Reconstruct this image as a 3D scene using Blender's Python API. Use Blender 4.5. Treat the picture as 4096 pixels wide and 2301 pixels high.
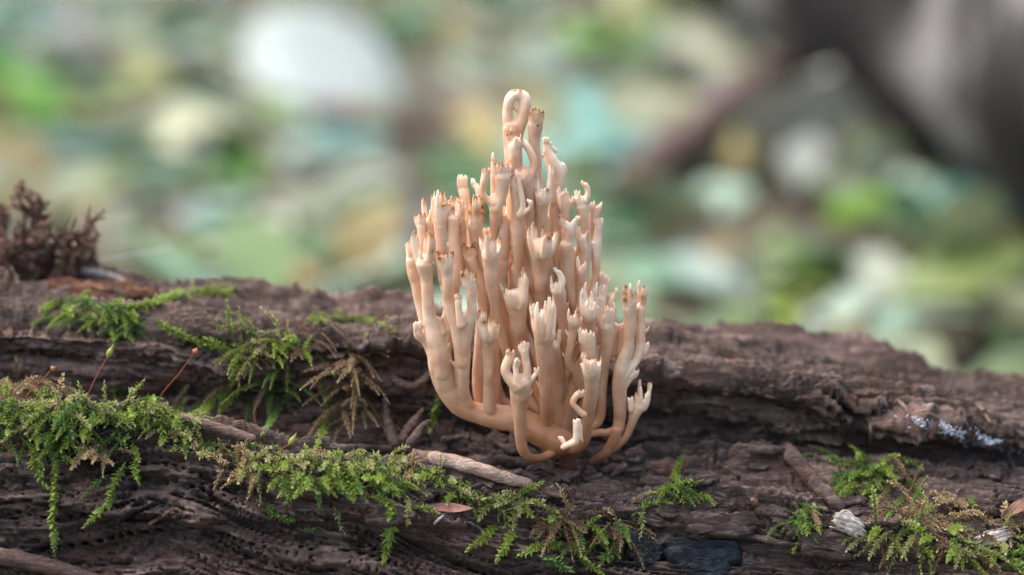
import bpy, math, random
import numpy as np
from mathutils import Vector
from mathutils.bvhtree import BVHTree

# ------------------------------------------------------------------ camera, world, sun, exposure
for o in list(bpy.data.objects): bpy.data.objects.remove(o)
scene = bpy.context.scene
COL = scene.collection
PITCH = math.radians(12.0); DIST = 0.427; LENS = 80.0
CAM = np.array([0.0, -DIST*math.cos(PITCH), 0.03 + DIST*math.sin(PITCH)])
FWD = np.array([0.0, math.cos(PITCH), -math.sin(PITCH)])
RGT = np.array([1.0, 0.0, 0.0]); UPV = np.array([0.0, math.sin(PITCH), math.cos(PITCH)])
SPX = (36.0/LENS)/4096.0
cd = bpy.data.cameras.new('camera'); cam = bpy.data.objects.new('camera', cd); COL.objects.link(cam)
cam.location = CAM; cam.rotation_euler = (math.pi/2 - PITCH, 0, 0)
cd.lens = LENS; cd.sensor_width = 36.0; cd.clip_start = 0.01; cd.clip_end = 500
cd.dof.use_dof = True
cd.dof.focus_distance = float(np.dot(np.array([0, -0.009, 0.008]) - CAM, FWD))
cd.dof.aperture_fstop = 7.2
scene.camera = cam

SUN_EL, SUN_AZ = math.radians(64), math.radians(-72)      # azimuth measured from +y towards +x
world = bpy.data.worlds.new('World'); scene.world = world; world.use_nodes = True
wn = world.node_tree; wn.nodes.clear()
sky = wn.nodes.new('ShaderNodeTexSky'); sky.sky_type = 'NISHITA'; sky.sun_disc = False
sky.sun_elevation = SUN_EL; sky.sun_rotation = SUN_AZ
sky.air_density = 1.0; sky.dust_density = 4.0; sky.ozone_density = 0.6
bg = wn.nodes.new('ShaderNodeBackground'); bg.inputs[1].default_value = 0.14
wo = wn.nodes.new('ShaderNodeOutputWorld')
wn.links.new(sky.outputs[0], bg.inputs[0]); wn.links.new(bg.outputs[0], wo.inputs[0])
sd = bpy.data.lights.new('sun', 'SUN'); sun = bpy.data.objects.new('sun', sd); COL.objects.link(sun)
sd.energy = 1.3; sd.angle = math.radians(110); sd.color = (1.0, 0.93, 0.82)
sdir = Vector((math.sin(SUN_AZ)*math.cos(SUN_EL), math.cos(SUN_AZ)*math.cos(SUN_EL), math.sin(SUN_EL)))
sun.rotation_euler = sdir.to_track_quat('Z', 'Y').to_euler(); sun.location = (0, 0, 3)
vs = scene.view_settings
vs.view_transform = 'Standard'; vs.look = 'None'; vs.gamma = 1.0; vs.use_curve_mapping = False
vs.exposure = 1.58
scene.cycles.use_denoising = True
scene.cycles.max_bounces = 8; scene.cycles.sample_clamp_indirect = 6

R = random.Random(7); NR = np.random.default_rng(7)

# ------------------------------------------------------------------ helpers
def ray(px, py):
    return FWD + (px - 2048.0)*SPX*RGT - (py - 1150.5)*SPX*UPV
def P(px, py, Y):                        # point on the ray of a photo pixel at world depth y = Y metres
    d = ray(px, py); t = (Y - CAM[1])/d[1]; return CAM + d*t
GZ = -0.125
def G(px, py, z=GZ):                     # point where a photo pixel meets the forest floor
    d = ray(px, py); t = (z - CAM[2])/d[2]; return CAM + d*t
def project(V):
    q = V - CAM; f = q@FWD
    return 2048.0 + (q@RGT)/f/SPX, 1150.5 - (q@UPV)/f/SPX

def mesh_np(name, V, F4=None, F3=None, smooth=True):
    V = np.asarray(V, dtype=np.float32)
    me = bpy.data.meshes.new(name)
    n4 = 0 if F4 is None else len(F4); n3 = 0 if F3 is None else len(F3)
    loops = []
    if n4: loops.append(np.asarray(F4, dtype=np.int32).ravel())
    if n3: loops.append(np.asarray(F3, dtype=np.int32).ravel())
    L = np.concatenate(loops)
    me.vertices.add(len(V)); me.vertices.foreach_set('co', V.ravel())
    me.loops.add(len(L)); me.loops.foreach_set('vertex_index', L)
    me.polygons.add(n4 + n3)
    st = np.concatenate([np.arange(n4)*4, n4*4 + np.arange(n3)*3]).astype(np.int32)
    me.polygons.foreach_set('loop_start', st)
    me.update(calc_edges=True)
    if smooth: me.polygons.foreach_set('use_smooth', np.ones(n4+n3, dtype=bool))
    return me
def set_col(me, C, name='Col'):
    a = me.color_attributes.new(name, 'FLOAT_COLOR', 'POINT')
    C = np.asarray(C, dtype=np.float32)
    if C.shape[1] == 3: C = np.hstack([C, np.ones((len(C), 1), np.float32)])
    a.data.foreach_set('color', C.ravel())
def obj(name, me, mat, parent=None, kind=None):
    o = bpy.data.objects.new(name, me); COL.objects.link(o)
    if me is not None and mat is not None and not me.materials: me.materials.append(mat)
    if parent is not None: o.parent = parent
    if kind: o['kind'] = kind
    return o
def tag(o, label, cat, group=None):
    o['label'] = label; o['category'] = cat
    if group: o['group'] = group
    return o
def thing(name, label, cat, loc=(0, 0, 0), group=None):
    o = bpy.data.objects.new(name, None); COL.objects.link(o); o.location = loc
    o.empty_display_size = 0.005
    return tag(o, label, cat, group)

# ---- numpy gradient noise
_perm = NR.permutation(256); _perm = np.concatenate([_perm, _perm, _perm])
_ang = NR.uniform(0, 2*np.pi, 256); _gx, _gy = np.cos(_ang), np.sin(_ang)
def noise2(x, y):
    xi = np.floor(x).astype(np.int64); yi = np.floor(y).astype(np.int64)
    xf = x - xi; yf = y - yi; xi &= 255; yi &= 255
    u = xf*xf*xf*(xf*(xf*6-15)+10); v = yf*yf*yf*(yf*(yf*6-15)+10)
    def g(ix, iy, dx, dy):
        h = _perm[_perm[ix & 255] + (iy & 255)]; return _gx[h]*dx + _gy[h]*dy
    a = g(xi, yi, xf, yf); b = g(xi+1, yi, xf-1, yf); c = g(xi, yi+1, xf, yf-1); d = g(xi+1, yi+1, xf-1, yf-1)
    return ((a*(1-u)+b*u)*(1-v) + (c*(1-u)+d*u)*v)*1.5
def fbm(x, y, o=4, g=0.5):
    s = 0; a = 1.0; t = 0
    for i in range(o):
        s = s + a*noise2(x + i*17.3, y - i*9.1); t += a; a *= g; x = x*2.03; y = y*2.03
    return s/t
def sstep(a, b, x):
    t = np.clip((x-a)/(b-a), 0, 1); return t*t*(3-2*t)
def catmull(pts, n):
    pts = np.asarray(pts, float); m = len(pts)
    if m == 2:
        t = np.linspace(0, 1, n)[:, None]; return pts[0]*(1-t) + pts[1]*t
    ext = np.vstack([2*pts[0]-pts[1], pts, 2*pts[-1]-pts[-2]])
    seg = np.linalg.norm(np.diff(pts[:, :3], axis=0), axis=1) + 1e-9
    cum = np.concatenate([[0], np.cumsum(seg)]); s = np.linspace(0, cum[-1], n)
    k = np.clip(np.searchsorted(cum, s, side='right')-1, 0, m-2); t = ((s-cum[k])/seg[k])[:, None]
    p0, p1, p2, p3 = ext[k], ext[k+1], ext[k+2], ext[k+3]
    return 0.5*((2*p1)+(-p0+p2)*t+(2*p0-5*p1+4*p2-p3)*t*t+(-p0+3*p1-3*p2+p3)*t**3)
def frames(C):
    T = np.gradient(C, axis=0); T /= np.linalg.norm(T, axis=1)[:, None] + 1e-12
    N = np.zeros_like(T); a = np.array([0, 0, 1.0]) if abs(T[0, 2]) < 0.8 else np.array([1.0, 0, 0])
    n = np.cross(T[0], a); n /= np.linalg.norm(n); N[0] = n
    for i in range(1, len(T)):
        n = N[i-1] - T[i]*np.dot(N[i-1], T[i]); n /= np.linalg.norm(n) + 1e-12; N[i] = n
    return T, N, np.cross(T, N)
def tube(C, rad, k=8, rough=0.0, cap=True, groove=None):
    C = np.asarray(C, float); n = len(C); rad = np.broadcast_to(rad, (n,)).astype(float)
    if cap:      # rounded ends
        T0 = C[0]-C[1]; T0 /= np.linalg.norm(T0)+1e-12; T1 = C[-1]-C[-2]; T1 /= np.linalg.norm(T1)+1e-12
        C = np.vstack([C[0]+T0*rad[0]*.8, C[0]+T0*rad[0]*.5, C, C[-1]+T1*rad[-1]*.5, C[-1]+T1*rad[-1]*.8])
        rad = np.concatenate([[rad[0]*.45, rad[0]*.85], rad, [rad[-1]*.85, rad[-1]*.45]]); n += 4
    T, N, B = frames(C); a = np.linspace(0, 2*np.pi, k, endpoint=False)
    rr = rad[:, None]*np.ones((1, k))
    if rough:
        off = R.uniform(0, 50)
        rr = rr*(1+rough*fbm(np.arange(n)[:, None]*0.35+off+0*a[None], np.cos(a)[None]*1.7+off+np.sin(a)[None]*2.3+0*rr, 3))
    if groove is not None:
        ss = np.linspace(0, n*.06, n)[:, None]+groove
        rr = rr*(1+.09*np.cos(2*a[None]+2.0*noise2(ss*.6, ss*0+groove))+.09*fbm(ss*1.1+np.cos(a)[None]*1.3, np.sin(a)[None]*1.6+ss*.35+groove, 3))
    V = C[:, None]+rr[..., None]*(np.cos(a)[None, :, None]*N[:, None]+np.sin(a)[None, :, None]*B[:, None])
    V = V.reshape(-1, 3)
    i = np.arange(n-1)[:, None]; j = np.arange(k)[None]
    F4 = np.stack([i*k+j, i*k+(j+1) % k, (i+1)*k+(j+1) % k, (i+1)*k+j], -1).reshape(-1, 4)
    V = np.vstack([V, C[0], C[-1]]); c0 = len(V)-2; j = np.arange(k)
    F3 = np.vstack([np.stack([np.full(k, c0), (j+1) % k, j], 1), np.stack([np.full(k, c0+1), (n-1)*k+j, (n-1)*k+(j+1) % k], 1)])
    return V, F4, F3
def merge(parts):
    Vs, A, B, off = [], [], [], 0
    for V, f4, f3 in parts:
        Vs.append(V)
        if f4 is not None and len(f4): A.append(np.asarray(f4)+off)
        if f3 is not None and len(f3): B.append(np.asarray(f3)+off)
        off += len(V)
    return np.vstack(Vs), (np.vstack(A) if A else None), (np.vstack(B) if B else None)

# ------------------------------------------------------------------ materials
class NT:
    def __init__(s, name):
        s.m = bpy.data.materials.new(name); s.m.use_nodes = True; s.t = s.m.node_tree; s.t.nodes.clear()
        s.out = s.n('ShaderNodeOutputMaterial')
    def n(s, ty, **kw):
        x = s.t.nodes.new(ty)
        for k, v in kw.items(): setattr(x, k, v)
        return x
    def l(s, a, b): s.t.links.new(a, b)
    def coords(s, scale=(1, 1, 1)):
        tc = s.n('ShaderNodeTexCoord'); mp = s.n('ShaderNodeMapping'); mp.inputs['Scale'].default_value = scale
        s.l(tc.outputs['Object'], mp.inputs[0]); return mp.outputs[0]
    def noise(s, vec, scale, detail=4, rough=.55, dist=0):
        x = s.n('ShaderNodeTexNoise'); x.inputs['Scale'].default_value = scale; x.inputs['Detail'].default_value = detail
        x.inputs['Roughness'].default_value = rough; x.inputs['Distortion'].default_value = dist; s.l(vec, x.inputs['Vector']); return x.outputs['Fac']
    def ramp(s, fac, stops):
        x = s.n('ShaderNodeValToRGB'); e = x.color_ramp.elements
        while len(e) < len(stops): e.new(0.5)
        for i, (p, c) in enumerate(stops): e[i].position = p; e[i].color = (*c, 1)
        s.l(fac, x.inputs[0]); return x.outputs[0]
    def mix(s, a, b, fac, mode='MIX'):
        x = s.n('ShaderNodeMix', data_type='RGBA', blend_type=mode)
        if isinstance(fac, float): x.inputs[0].default_value = fac
        else: s.l(fac, x.inputs[0])
        for v, i in ((a, 6), (b, 7)):
            if isinstance(v, tuple): x.inputs[i].default_value = (*v, 1)
            else: s.l(v, x.inputs[i])
        return x.outputs[2]
    def bump(s, h, strength, dist):
        x = s.n('ShaderNodeBump'); x.inputs['Strength'].default_value = strength; x.inputs['Distance'].default_value = dist
        s.l(h, x.inputs['Height']); return x.outputs[0]
    def bsdf(s, color, rough=.7, spec=.35, normal=None, transl=0.0, sss=None):
        p = s.n('ShaderNodeBsdfPrincipled')
        if isinstance(color, tuple): p.inputs['Base Color'].default_value = (*color, 1)
        else: s.l(color, p.inputs['Base Color'])
        if isinstance(rough, float): p.inputs['Roughness'].default_value = rough
        else: s.l(rough, p.inputs['Roughness'])
        p.inputs['Specular IOR Level'].default_value = spec
        if normal is not None: s.l(normal, p.inputs['Normal'])
        if sss:
            p.inputs['Subsurface Weight'].default_value = sss[0]; p.inputs['Subsurface Radius'].default_value = sss[1]
            p.inputs['Subsurface Scale'].default_value = sss[2]
        if transl:
            t = s.n('ShaderNodeBsdfTranslucent')
            if isinstance(color, tuple): t.inputs[0].default_value = (*color, 1)
            else: s.l(color, t.inputs[0])
            mx = s.n('ShaderNodeMixShader'); mx.inputs[0].default_value = transl
            s.l(p.outputs[0], mx.inputs[1]); s.l(t.outputs[0], mx.inputs[2]); s.l(mx.outputs[0], s.out.inputs[0])
        else: s.l(p.outputs[0], s.out.inputs[0])
        return s.m
    def attr(s, name='Col'):
        return s.n('ShaderNodeVertexColor', layer_name=name).outputs[0]

def wood_mat(name, dark, mid, light, sc=(60, 420, 420), fine=1.0, rough=.82):
    t = NT(name)
    v = t.coords(sc)
    n1 = t.noise(v, 1.0, 6, .62, .5)
    base = t.ramp(n1, [(.28, dark), (.5, mid), (.74, light)])
    v2 = t.coords((18, 30, 30)); n2 = t.noise(v2, 1.0, 4, .6, .4)
    base = t.mix(base, tuple(c*.45 for c in dark), t.ramp(n2, [(.3, (.85, .85, .85)), (.5, (0, 0, 0))]))
    v3 = t.coords((900, 1300, 1300)); n3 = t.noise(v3, 1.0, 3, .6)
    base = t.mix(base, (light[0]*1.35, light[1]*1.32, light[2]*1.3), t.ramp(n3, [(.58, (0, 0, 0)), (.75, (.55, .55, .55))]))
    v4 = t.coords((45, 60, 60)); n4 = t.noise(v4, 1.0, 3, .5, 1.0)
    base = t.mix(base, (mid[0]*1.25, mid[1]*.86, mid[2]*.72), t.ramp(n4, [(.52, (0, 0, 0)), (.68, (.6, .6, .6))]))
    if name == 'rotten_wood':
        v5 = t.coords((22, 48, 48)); n5 = t.noise(v5, 1.0, 5, .6, .6)
        base = t.mix(base, t.mix(base, (2.3, 2.25, 2.35), 1.0, 'MULTIPLY'), t.ramp(n5, [(.5, (0, 0, 0)), (.66, (.75, .75, .75))]))
    v6 = t.coords((160, 3600, 3600)); n6 = t.noise(v6, 1.0, 4, .7, .2)
    base = t.mix(base, t.mix(base, (2.0, 1.9, 1.8), 1.0, 'MULTIPLY'), t.ramp(n6, [(.52, (0, 0, 0)), (.64, (.8, .8, .8))]))
    base = t.mix(base, t.mix(base, (.35, .33, .32), 1.0, 'MULTIPLY'), t.ramp(n6, [(.36, (.8, .8, .8)), (.46, (0, 0, 0))]))
    vf = t.coords((350, 2600, 2600)); nf = t.noise(vf, 1.0, 4, .65, .3)
    vg = t.coords((2600, 2600, 2600)); ng = t.noise(vg, 1.0, 3, .6)
    b1 = t.bump(nf, .9*fine, .0007)
    bb = t.n('ShaderNodeBump'); bb.inputs['Strength'].default_value = .5*fine; bb.inputs['Distance'].default_value = .0003
    t.l(ng, bb.inputs['Height']); t.l(b1, bb.inputs['Normal'])
    rg = t.n('ShaderNodeMapRange'); t.l(n2, rg.inputs[0]); rg.inputs[3].default_value = rough-.22; rg.inputs[4].default_value = rough+.1
    return t.bsdf(base, rg.outputs[0], .35, bb.outputs[0])

M = {}
M['wood'] = wood_mat('rotten_wood', (.02, .013, .010), (.084, .056, .044), (.215, .155, .132))
M['chip'] = wood_mat('wood_chip', (.025, .016, .013), (.075, .05, .042), (.19, .14, .12), (120, 700, 700))
M['pale_chip'] = wood_mat('bleached_chip', (.24, .20, .17), (.42, .37, .32), (.58, .53, .47), (200, 1200, 1200))
M['rust_wood'] = wood_mat('rusty_wood', (.06, .026, .014), (.19, .085, .045), (.34, .18, .11), (120, 500, 500))
M['twig'] = wood_mat('twig_bark', (.07, .04, .03), (.15, .095, .075), (.26, .18, .15), (300, 300, 300))
M['pale_twig'] = wood_mat('peeled_twig', (.26, .17, .12), (.42, .3, .24), (.55, .45, .39), (200, 200, 200))
M['root'] = wood_mat('root_bark', (.045, .025, .02), (.10, .06, .05), (.17, .11, .095), (200, 400, 400))
M['char'] = wood_mat('charred_wood', (.008, .010, .013), (.016, .021, .028), (.035, .045, .06), (120, 500, 500), 1.0, .62)
t = NT('far_bark'); v = t.coords((1, 1, 1)); n1 = t.noise(v, 5, 5, .6, .5); n2 = t.noise(v, 40, 4, .6)
c = t.ramp(n1, [(.42, (.012, .011, .011)), (.56, (.04, .036, .035)), (.66, (.22, .21, .205))])
M['bark'] = t.bsdf(c, .95, .08, t.bump(n2, .6, .02))

def moss_mat(name, sat=1.0, transl=.42):
    t = NT(name); c = t.attr()
    v = t.coords((500, 500, 500)); n = t.noise(v, 1.0, 2)
    c = t.mix(c, (.42, .42, .42), t.ramp(n, [(.3, (.0, .0, .0)), (.8, (.10, .10, .10))]))
    return t.bsdf(c, .5, .4, None, transl)
M['moss'] = moss_mat('moss_green'); M['dead_moss'] = moss_mat('moss_dead', transl=.2)

t = NT('fungus_flesh'); c = t.attr()
v = t.coords((1, 1, 1)); n = t.noise(v, 240, 4, .55, .2)
c = t.mix(c, t.mix(c, (.80, .62, .52), 1.0, 'MULTIPLY'), t.ramp(n, [(.38, (0, 0, 0)), (.68, (.8, .8, .8))]))
vo = t.n('ShaderNodeTexVoronoi'); vo.inputs['Scale'].default_value = 230; vo.inputs['Randomness'].default_value = 1.0; t.l(v, vo.inputs['Vector'])
sp = t.ramp(vo.outputs['Distance'], [(.035, (1, 1, 1)), (.06, (0, 0, 0))])
n2 = t.noise(v, 60, 2); gate = t.ramp(n2, [(.46, (0, 0, 0)), (.5, (1, 1, 1))])
c = t.mix(c, (.10, .045, .02), t.mix(sp, gate, 1.0, 'MULTIPLY'))
M['fungus'] = t.bsdf(c, .5, .3, t.bump(t.noise(t.coords((1500, 1500, 500)), 1.0, 4), .3, .0003), 0.0, (1.0, (1.0, .6, .4), .0007))

def plain(name, col, var=.35, scale=60, rough=.6, transl=0.0, spec=.35):
    t = NT(name); v = t.coords((1, 1, 1)); n = t.noise(v, scale, 4, .6)
    c = t.ramp(n, [(.25, tuple(x*(1-var) for x in col)), (.75, tuple(min(.95, x*(1+var)) for x in col))])
    return t.bsdf(c, rough, spec, t.bump(n, .3, .3/scale), transl)
M['seta'] = plain('seta_red', (.28, .07, .025), .3, 400, .4)
M['capsule'] = plain('capsule_green', (.30, .33, .07), .3, 600, .4, .2)
M['capsule_tan'] = plain('capsule_brown', (.45, .16, .05), .3, 600, .4, .2)
M['leaf_scrap'] = plain('leaf_scrap_red', (.25, .11, .09), .45, 500, .55, .15)
M['bud'] = plain('bud_scale_brown', (.16, .075, .05), .45, 500, .6)
M['silk'] = plain('silk', (.8, .82, .85), .1, 100, .3, .3)
M['mycelium'] = plain('mycelium_white', (.66, .70, .78), .15, 900, .8)
def attr_leaf(name, transl, rough=.5):
    t = NT(name); c = t.attr(); v = t.coords((1, 1, 1)); n = t.noise(v, 40, 4, .6)
    c = t.mix(c, t.mix(c, (.6, .55, .5), 1.0, 'MULTIPLY'), t.ramp(n, [(.4, (0, 0, 0)), (.7, (.7, .7, .7))]))
    return t.bsdf(c, rough, .4, None, transl)
M['litter'] = attr_leaf('litter_leaf', .15, .6); M['leaf'] = attr_leaf('plant_leaf', .35, .38)

# ------------------------------------------------------------------ forest floor
def axis(lo, hi, core_lo, core_hi, step, grow=1.18):
    a = list(np.arange(core_lo, core_hi+step/2, step)); s = step; x = a[-1]
    while x < hi: s *= grow; x += s; a.append(x)
    s = step; x = a[0]
    while x > lo: s *= grow; x -= s; a.insert(0, x)
    return np.array(a)
gx = axis(-60, 60, -2.4, 2.4, .04); gy = axis(-20, 90, -.4, 4.5, .04)
GX, GY = np.meshgrid(gx, gy, indexing='ij')
def ground_z(x, y):
    return GZ + .012*fbm(np.asarray(x)*2.2+3, np.asarray(y)*2.2, 3) + .006*fbm(np.asarray(x)*11, np.asarray(y)*11+4, 2)
GV = np.stack([GX, GY, ground_z(GX, GY)], -1).reshape(-1, 3)
ny = len(gy); i = np.arange(len(gx)-1)[:, None]; j = np.arange(ny-1)[None]
GF = np.stack([i*ny+j, (i+1)*ny+j, (i+1)*ny+j+1, i*ny+j+1], -1).reshape(-1, 4)
t = NT('forest_soil'); v = t.coords((1, 1, 1)); n1 = t.noise(v, 14, 6, .65); n2 = t.noise(v, 90, 4, .6)
c = t.ramp(n1, [(.3, (.035, .028, .022)), (.5, (.07, .058, .042)), (.7, (.12, .10, .075))])
c = t.mix(c, (.16, .17, .09), t.ramp(n2, [(.5, (0, 0, 0)), (.65, (.6, .6, .6))]))
M['soil'] = t.bsdf(c, .9, .2, t.bump(n2, .6, .01))
g = obj('ground', mesh_np('ground', GV, GF), M['soil']); g['kind'] = 'structure'

# ------------------------------------------------------------------ the rotting log under the fungus
PXC = np.array([0, 700, 1400, 2100, 2800, 3500, 4096.])
FEAT = [  # depth in mm, photo row of the feature in each column
    (50, [1085, 1175, 1235, 1285, 1355, 1430, 1495]),
    (30, [1190, 1250, 1295, 1365, 1425, 1505, 1585]),
    (12, [1330, 1350, 1385, 1450, 1545, 1625, 1710]),
    (15, [1480, 1570, 1610, 1690, 1720, 1790, 1840]),
    (4,  [1700, 1830, 1890, 1865, 1870, 1930, 1985]),
    (-6, [1600, 1665, 1830, 1955, 1960, 2000, 2045]),
    (-11, [1720, 1775, 1895, 2055, 2075, 2125, 2175]),
    (-15, [1950, 1970, 2050, 2175, 2185, 2230, 2280]),
    (-19, [2250, 2255, 2280, 2330, 2335, 2365, 2400]),
]
REAR = [(52, -130), (88, -100), (102, -52), (86, -8), (70, 8)]
FRONT = [(-26, -40), (-35, -70), (-28, -105), (-2, -132)]
prof = []; colx = []
for k, px in enumerate(PXC):
    cz = P(px, FEAT[0][1][k], FEAT[0][0]*1e-3)[2]          # height of the crest in this column
    pts = [(a*1e-3, b*1e-3) for a, b in REAR[:3]]+[(.086, cz-.030), (.069, cz-.011)]
    mid = [P(px, rows[k], Y*1e-3) for Y, rows in FEAT]
    colx.append(np.mean([m[0] for m in mid[2:7]]))
    pts += [(m[1], m[2]) for m in mid] + [(a*1e-3, b*1e-3) for a, b in FRONT]
    prof.append(np.array(pts))
prof = np.array(prof); colx = np.array(colx)
ux = axis(-.75, .75, -.128, .128, .00036, 1.09)
nseg = prof.shape[1]-1
den = []
for s in range(nseg):
    L = np.mean(np.linalg.norm(prof[:, s+1]-prof[:, s], axis=1))
    vis = 4 <= s <= 13
    den.append(max(4, int(L/(.00028 if vis else .0035))))
def cr(pts, k, t):        # pts (..., m, d)
    m = pts.shape[-2]; g = lambda q: pts[..., min(max(q, 0), m-1), :][..., None, :]
    p0, p1, p2, p3 = g(k-1), g(k), g(k+1), g(k+2); t = t[:, None]
    return 0.5*((2*p1)+(-p0+p2)*t+(2*p0-5*p1+4*p2-p3)*t*t+(-p0+3*p1-3*p2+p3)*t**3)
rows = []
for s in range(nseg):
    tt = np.linspace(0, 1, den[s], endpoint=(s == nseg-1)); rows.append(cr(prof, s, tt))
rows = np.concatenate(rows, axis=1)              # (cols, nv, 2)
# interpolate across columns along x (smooth)
xs = np.clip(ux, colx[0], colx[-1]); k = np.clip(np.searchsorted(colx, xs)-1, 0, len(colx)-2)
tt = ((xs-colx[k])/(colx[k+1]-colx[k])); tt = tt*tt*(3-2*tt)*.6+tt*.4
PR = rows[k]*(1-tt)[:, None, None] + rows[k+1]*tt[:, None, None]
nu, nv = PR.shape[:2]
X = np.repeat(ux[:, None], nv, 1)
S = np.concatenate([np.zeros((nu, 1)), np.cumsum(np.linalg.norm(np.diff(PR, axis=1), axis=2), axis=1)], 1)
S = S - S[:, [sum(den[:4])]]                      # arc length measured from the crest
base = np.stack([X, PR[..., 0], PR[..., 1]], -1)
def normals(B):
    dv = np.gradient(B, axis=1); du = np.gradient(B, axis=0); n = np.cross(dv, du)
    n /= np.linalg.norm(n, axis=2)[..., None]+1e-12; return n
NB = normals(base)
if NB[nu//2, sum(den[:6]), 2] < 0: NB = -NB
PX, PY = project(base.reshape(-1, 3)); PX = PX.reshape(nu, nv); PY = PY.reshape(nu, nv)
Sw = S + .0035*fbm(X/.035, S/.03, 3)              # wandering grain
h = .0030*fbm(X/.06+5, Sw/.018, 4)
def terrace(n, lev, sharp):
    q = n*lev; f = np.floor(q); r = q-f; return (f+sstep(.5-sharp, .5+sharp, r))/lev
n1 = fbm(X/.055+9, Sw/.0085, 4, .5)
h += .0085*terrace(n1, 4.6, .10)
n2 = fbm(X/.016+31, Sw/.0022+7, 4, .55)
msk = sstep(-.2, .3, fbm(X/.03+71, S/.010+13, 2)); h += (.0006+.0026*msk)*terrace(n2, 4.0, .12)
cr0 = np.abs(fbm(X/.085+43, Sw/.0075+21, 3)); h -= .0060*(1-sstep(0, .035, cr0))*sstep(-.15, .2, fbm(X/.05+8, S/.02+4, 2))
cr1 = np.abs(fbm(X/.05+3, Sw/.0032+11, 3)); h -= .0034*(1-sstep(0, .05, cr1))*sstep(-.1, .25, fbm(X/.04, S/.02+40, 2))
cr2 = np.abs(fbm(X/.018+23, Sw/.0013+2, 3)); h -= .0014*(1-sstep(0, .07, cr2))
xc = np.abs(fbm((X+.15*Sw)/.006+60, Sw/.016+8, 3)); h -= .0010*(1-sstep(0, .05, xc))*sstep(.05, .3, fbm(X/.02+77, S/.012, 2))
# soft-rot pits
pit = fbm(X/.0019+15, S/.0013+3, 2); h -= .0006*sstep(.28, .5, pit)*sstep(-.05, .25, fbm(X/.03+50, S/.012+50, 2))
h += .0011*fbm(X/.006, Sw/.0009, 3) + .00045*fbm(X/.0009+4, S/.0009, 2)
# ledges: lips with an undercut below them, running with the grain
LEDGES = [([(250, 1285), (700, 1325), (1100, 1395), (1500, 1400), (1800, 1410)], 3.0, 70),
          ([(600, 1180), (900, 1225), (1300, 1260), (1700, 1300)], 1.8, 60),
          ([(2500, 1500), (2800, 1545), (3100, 1580), (3350, 1640)], 3.2, 70),
          ([(3200, 1640), (3600, 1690), (3800, 1730), (4200, 1800)], 3.0, 70),
          ([(2550, 1410), (3000, 1460), (3300, 1550), (3500, 1560)], 1.6, 55),
          ([(500, 2135), (900, 2070), (1300, 2080), (1950, 2125)], 3.0, 120),
          ([(420, 1880), (900, 1925), (1350, 1995)], 1.8, 80),
          ([(2700, 2080), (3000, 2105), (3250, 2180)], 2.2, 70),
          ([(3050, 2200), (3400, 2215), (4150, 2235)], 1.8, 70),
          ([(-50, 2030), (200, 2005), (520, 2070)], 2.4, 90),
          ([(1750, 2235), (2300, 2270), (2700, 2300)], 1.5, 70)]
for pl, amp, w in LEDGES:
    pl = np.array(pl, float)
    ly = np.interp(PX, pl[:, 0], pl[:, 1]) + 26*fbm(PX/160+amp*9, PX*0+amp*3, 3)
    dy = PY-ly
    end = sstep(pl[0, 0]-60, pl[0, 0]+120, PX)*(1-sstep(pl[-1, 0]-120, pl[-1, 0]+60, PX))
    vis = ((NB[..., 1] < .25) & (S > -.004)).astype(float)
    up = np.exp(-(np.minimum(dy, 0)/(w*1.6))**2)*(dy <= 0)
    dn = (dy > 0)*(1-sstep(0, w*.22, dy)*1.55)*(1-sstep(w*.5, w*1.5, dy))
    h += amp*1e-3*end*vis*(up+dn)*(.8+.5*fbm(PX/110, PX*0+amp, 2))
h -= np.median(h[:, sum(den[:4]):sum(den[:10])])+.0006
fade = .35+.65*np.exp(-(np.maximum(np.abs(X)-.13, 0)/.1)**2)
# socket where the fungus grows
b0 = P(2230, 1835, .001)
LOGV = base + NB*(h*fade)[..., None]
V = LOGV.reshape(-1, 3)
i = np.arange(nu-1)[:, None]; j = np.arange(nv-1)[None]
F = np.stack([i*nv+j, i*nv+j+1, (i+1)*nv+j+1, (i+1)*nv+j], -1).reshape(-1, 4)
cA = LOGV[0].mean(0); cB = LOGV[-1].mean(0); Vn = np.vstack([V, cA, cB]); q = len(V); j = np.arange(nv)
capA = np.stack([np.full(nv, q), (j+1) % nv, j], 1); capB = np.stack([np.full(nv, q+1), (nu-1)*nv+j, (nu-1)*nv+(j+1) % nv], 1)
# flip so that normals point outwards
F = F[:, ::-1] if np.cross(V[F[len(F)//2, 1]]-V[F[len(F)//2, 0]], V[F[len(F)//2, 2]]-V[F[len(F)//2, 0]])@NB.reshape(-1, 3)[F[len(F)//2, 0]] < 0 else F
log = thing('rotting_log', 'brown rotting log with cracked grain carrying the coral fungus and moss', 'log', (0, 0, GZ))
wood = obj('wood_body', mesh_np('wood_body', Vn, F, np.vstack([capA, capB])), M['wood'], log); wood.location = (0, 0, -GZ)
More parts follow.
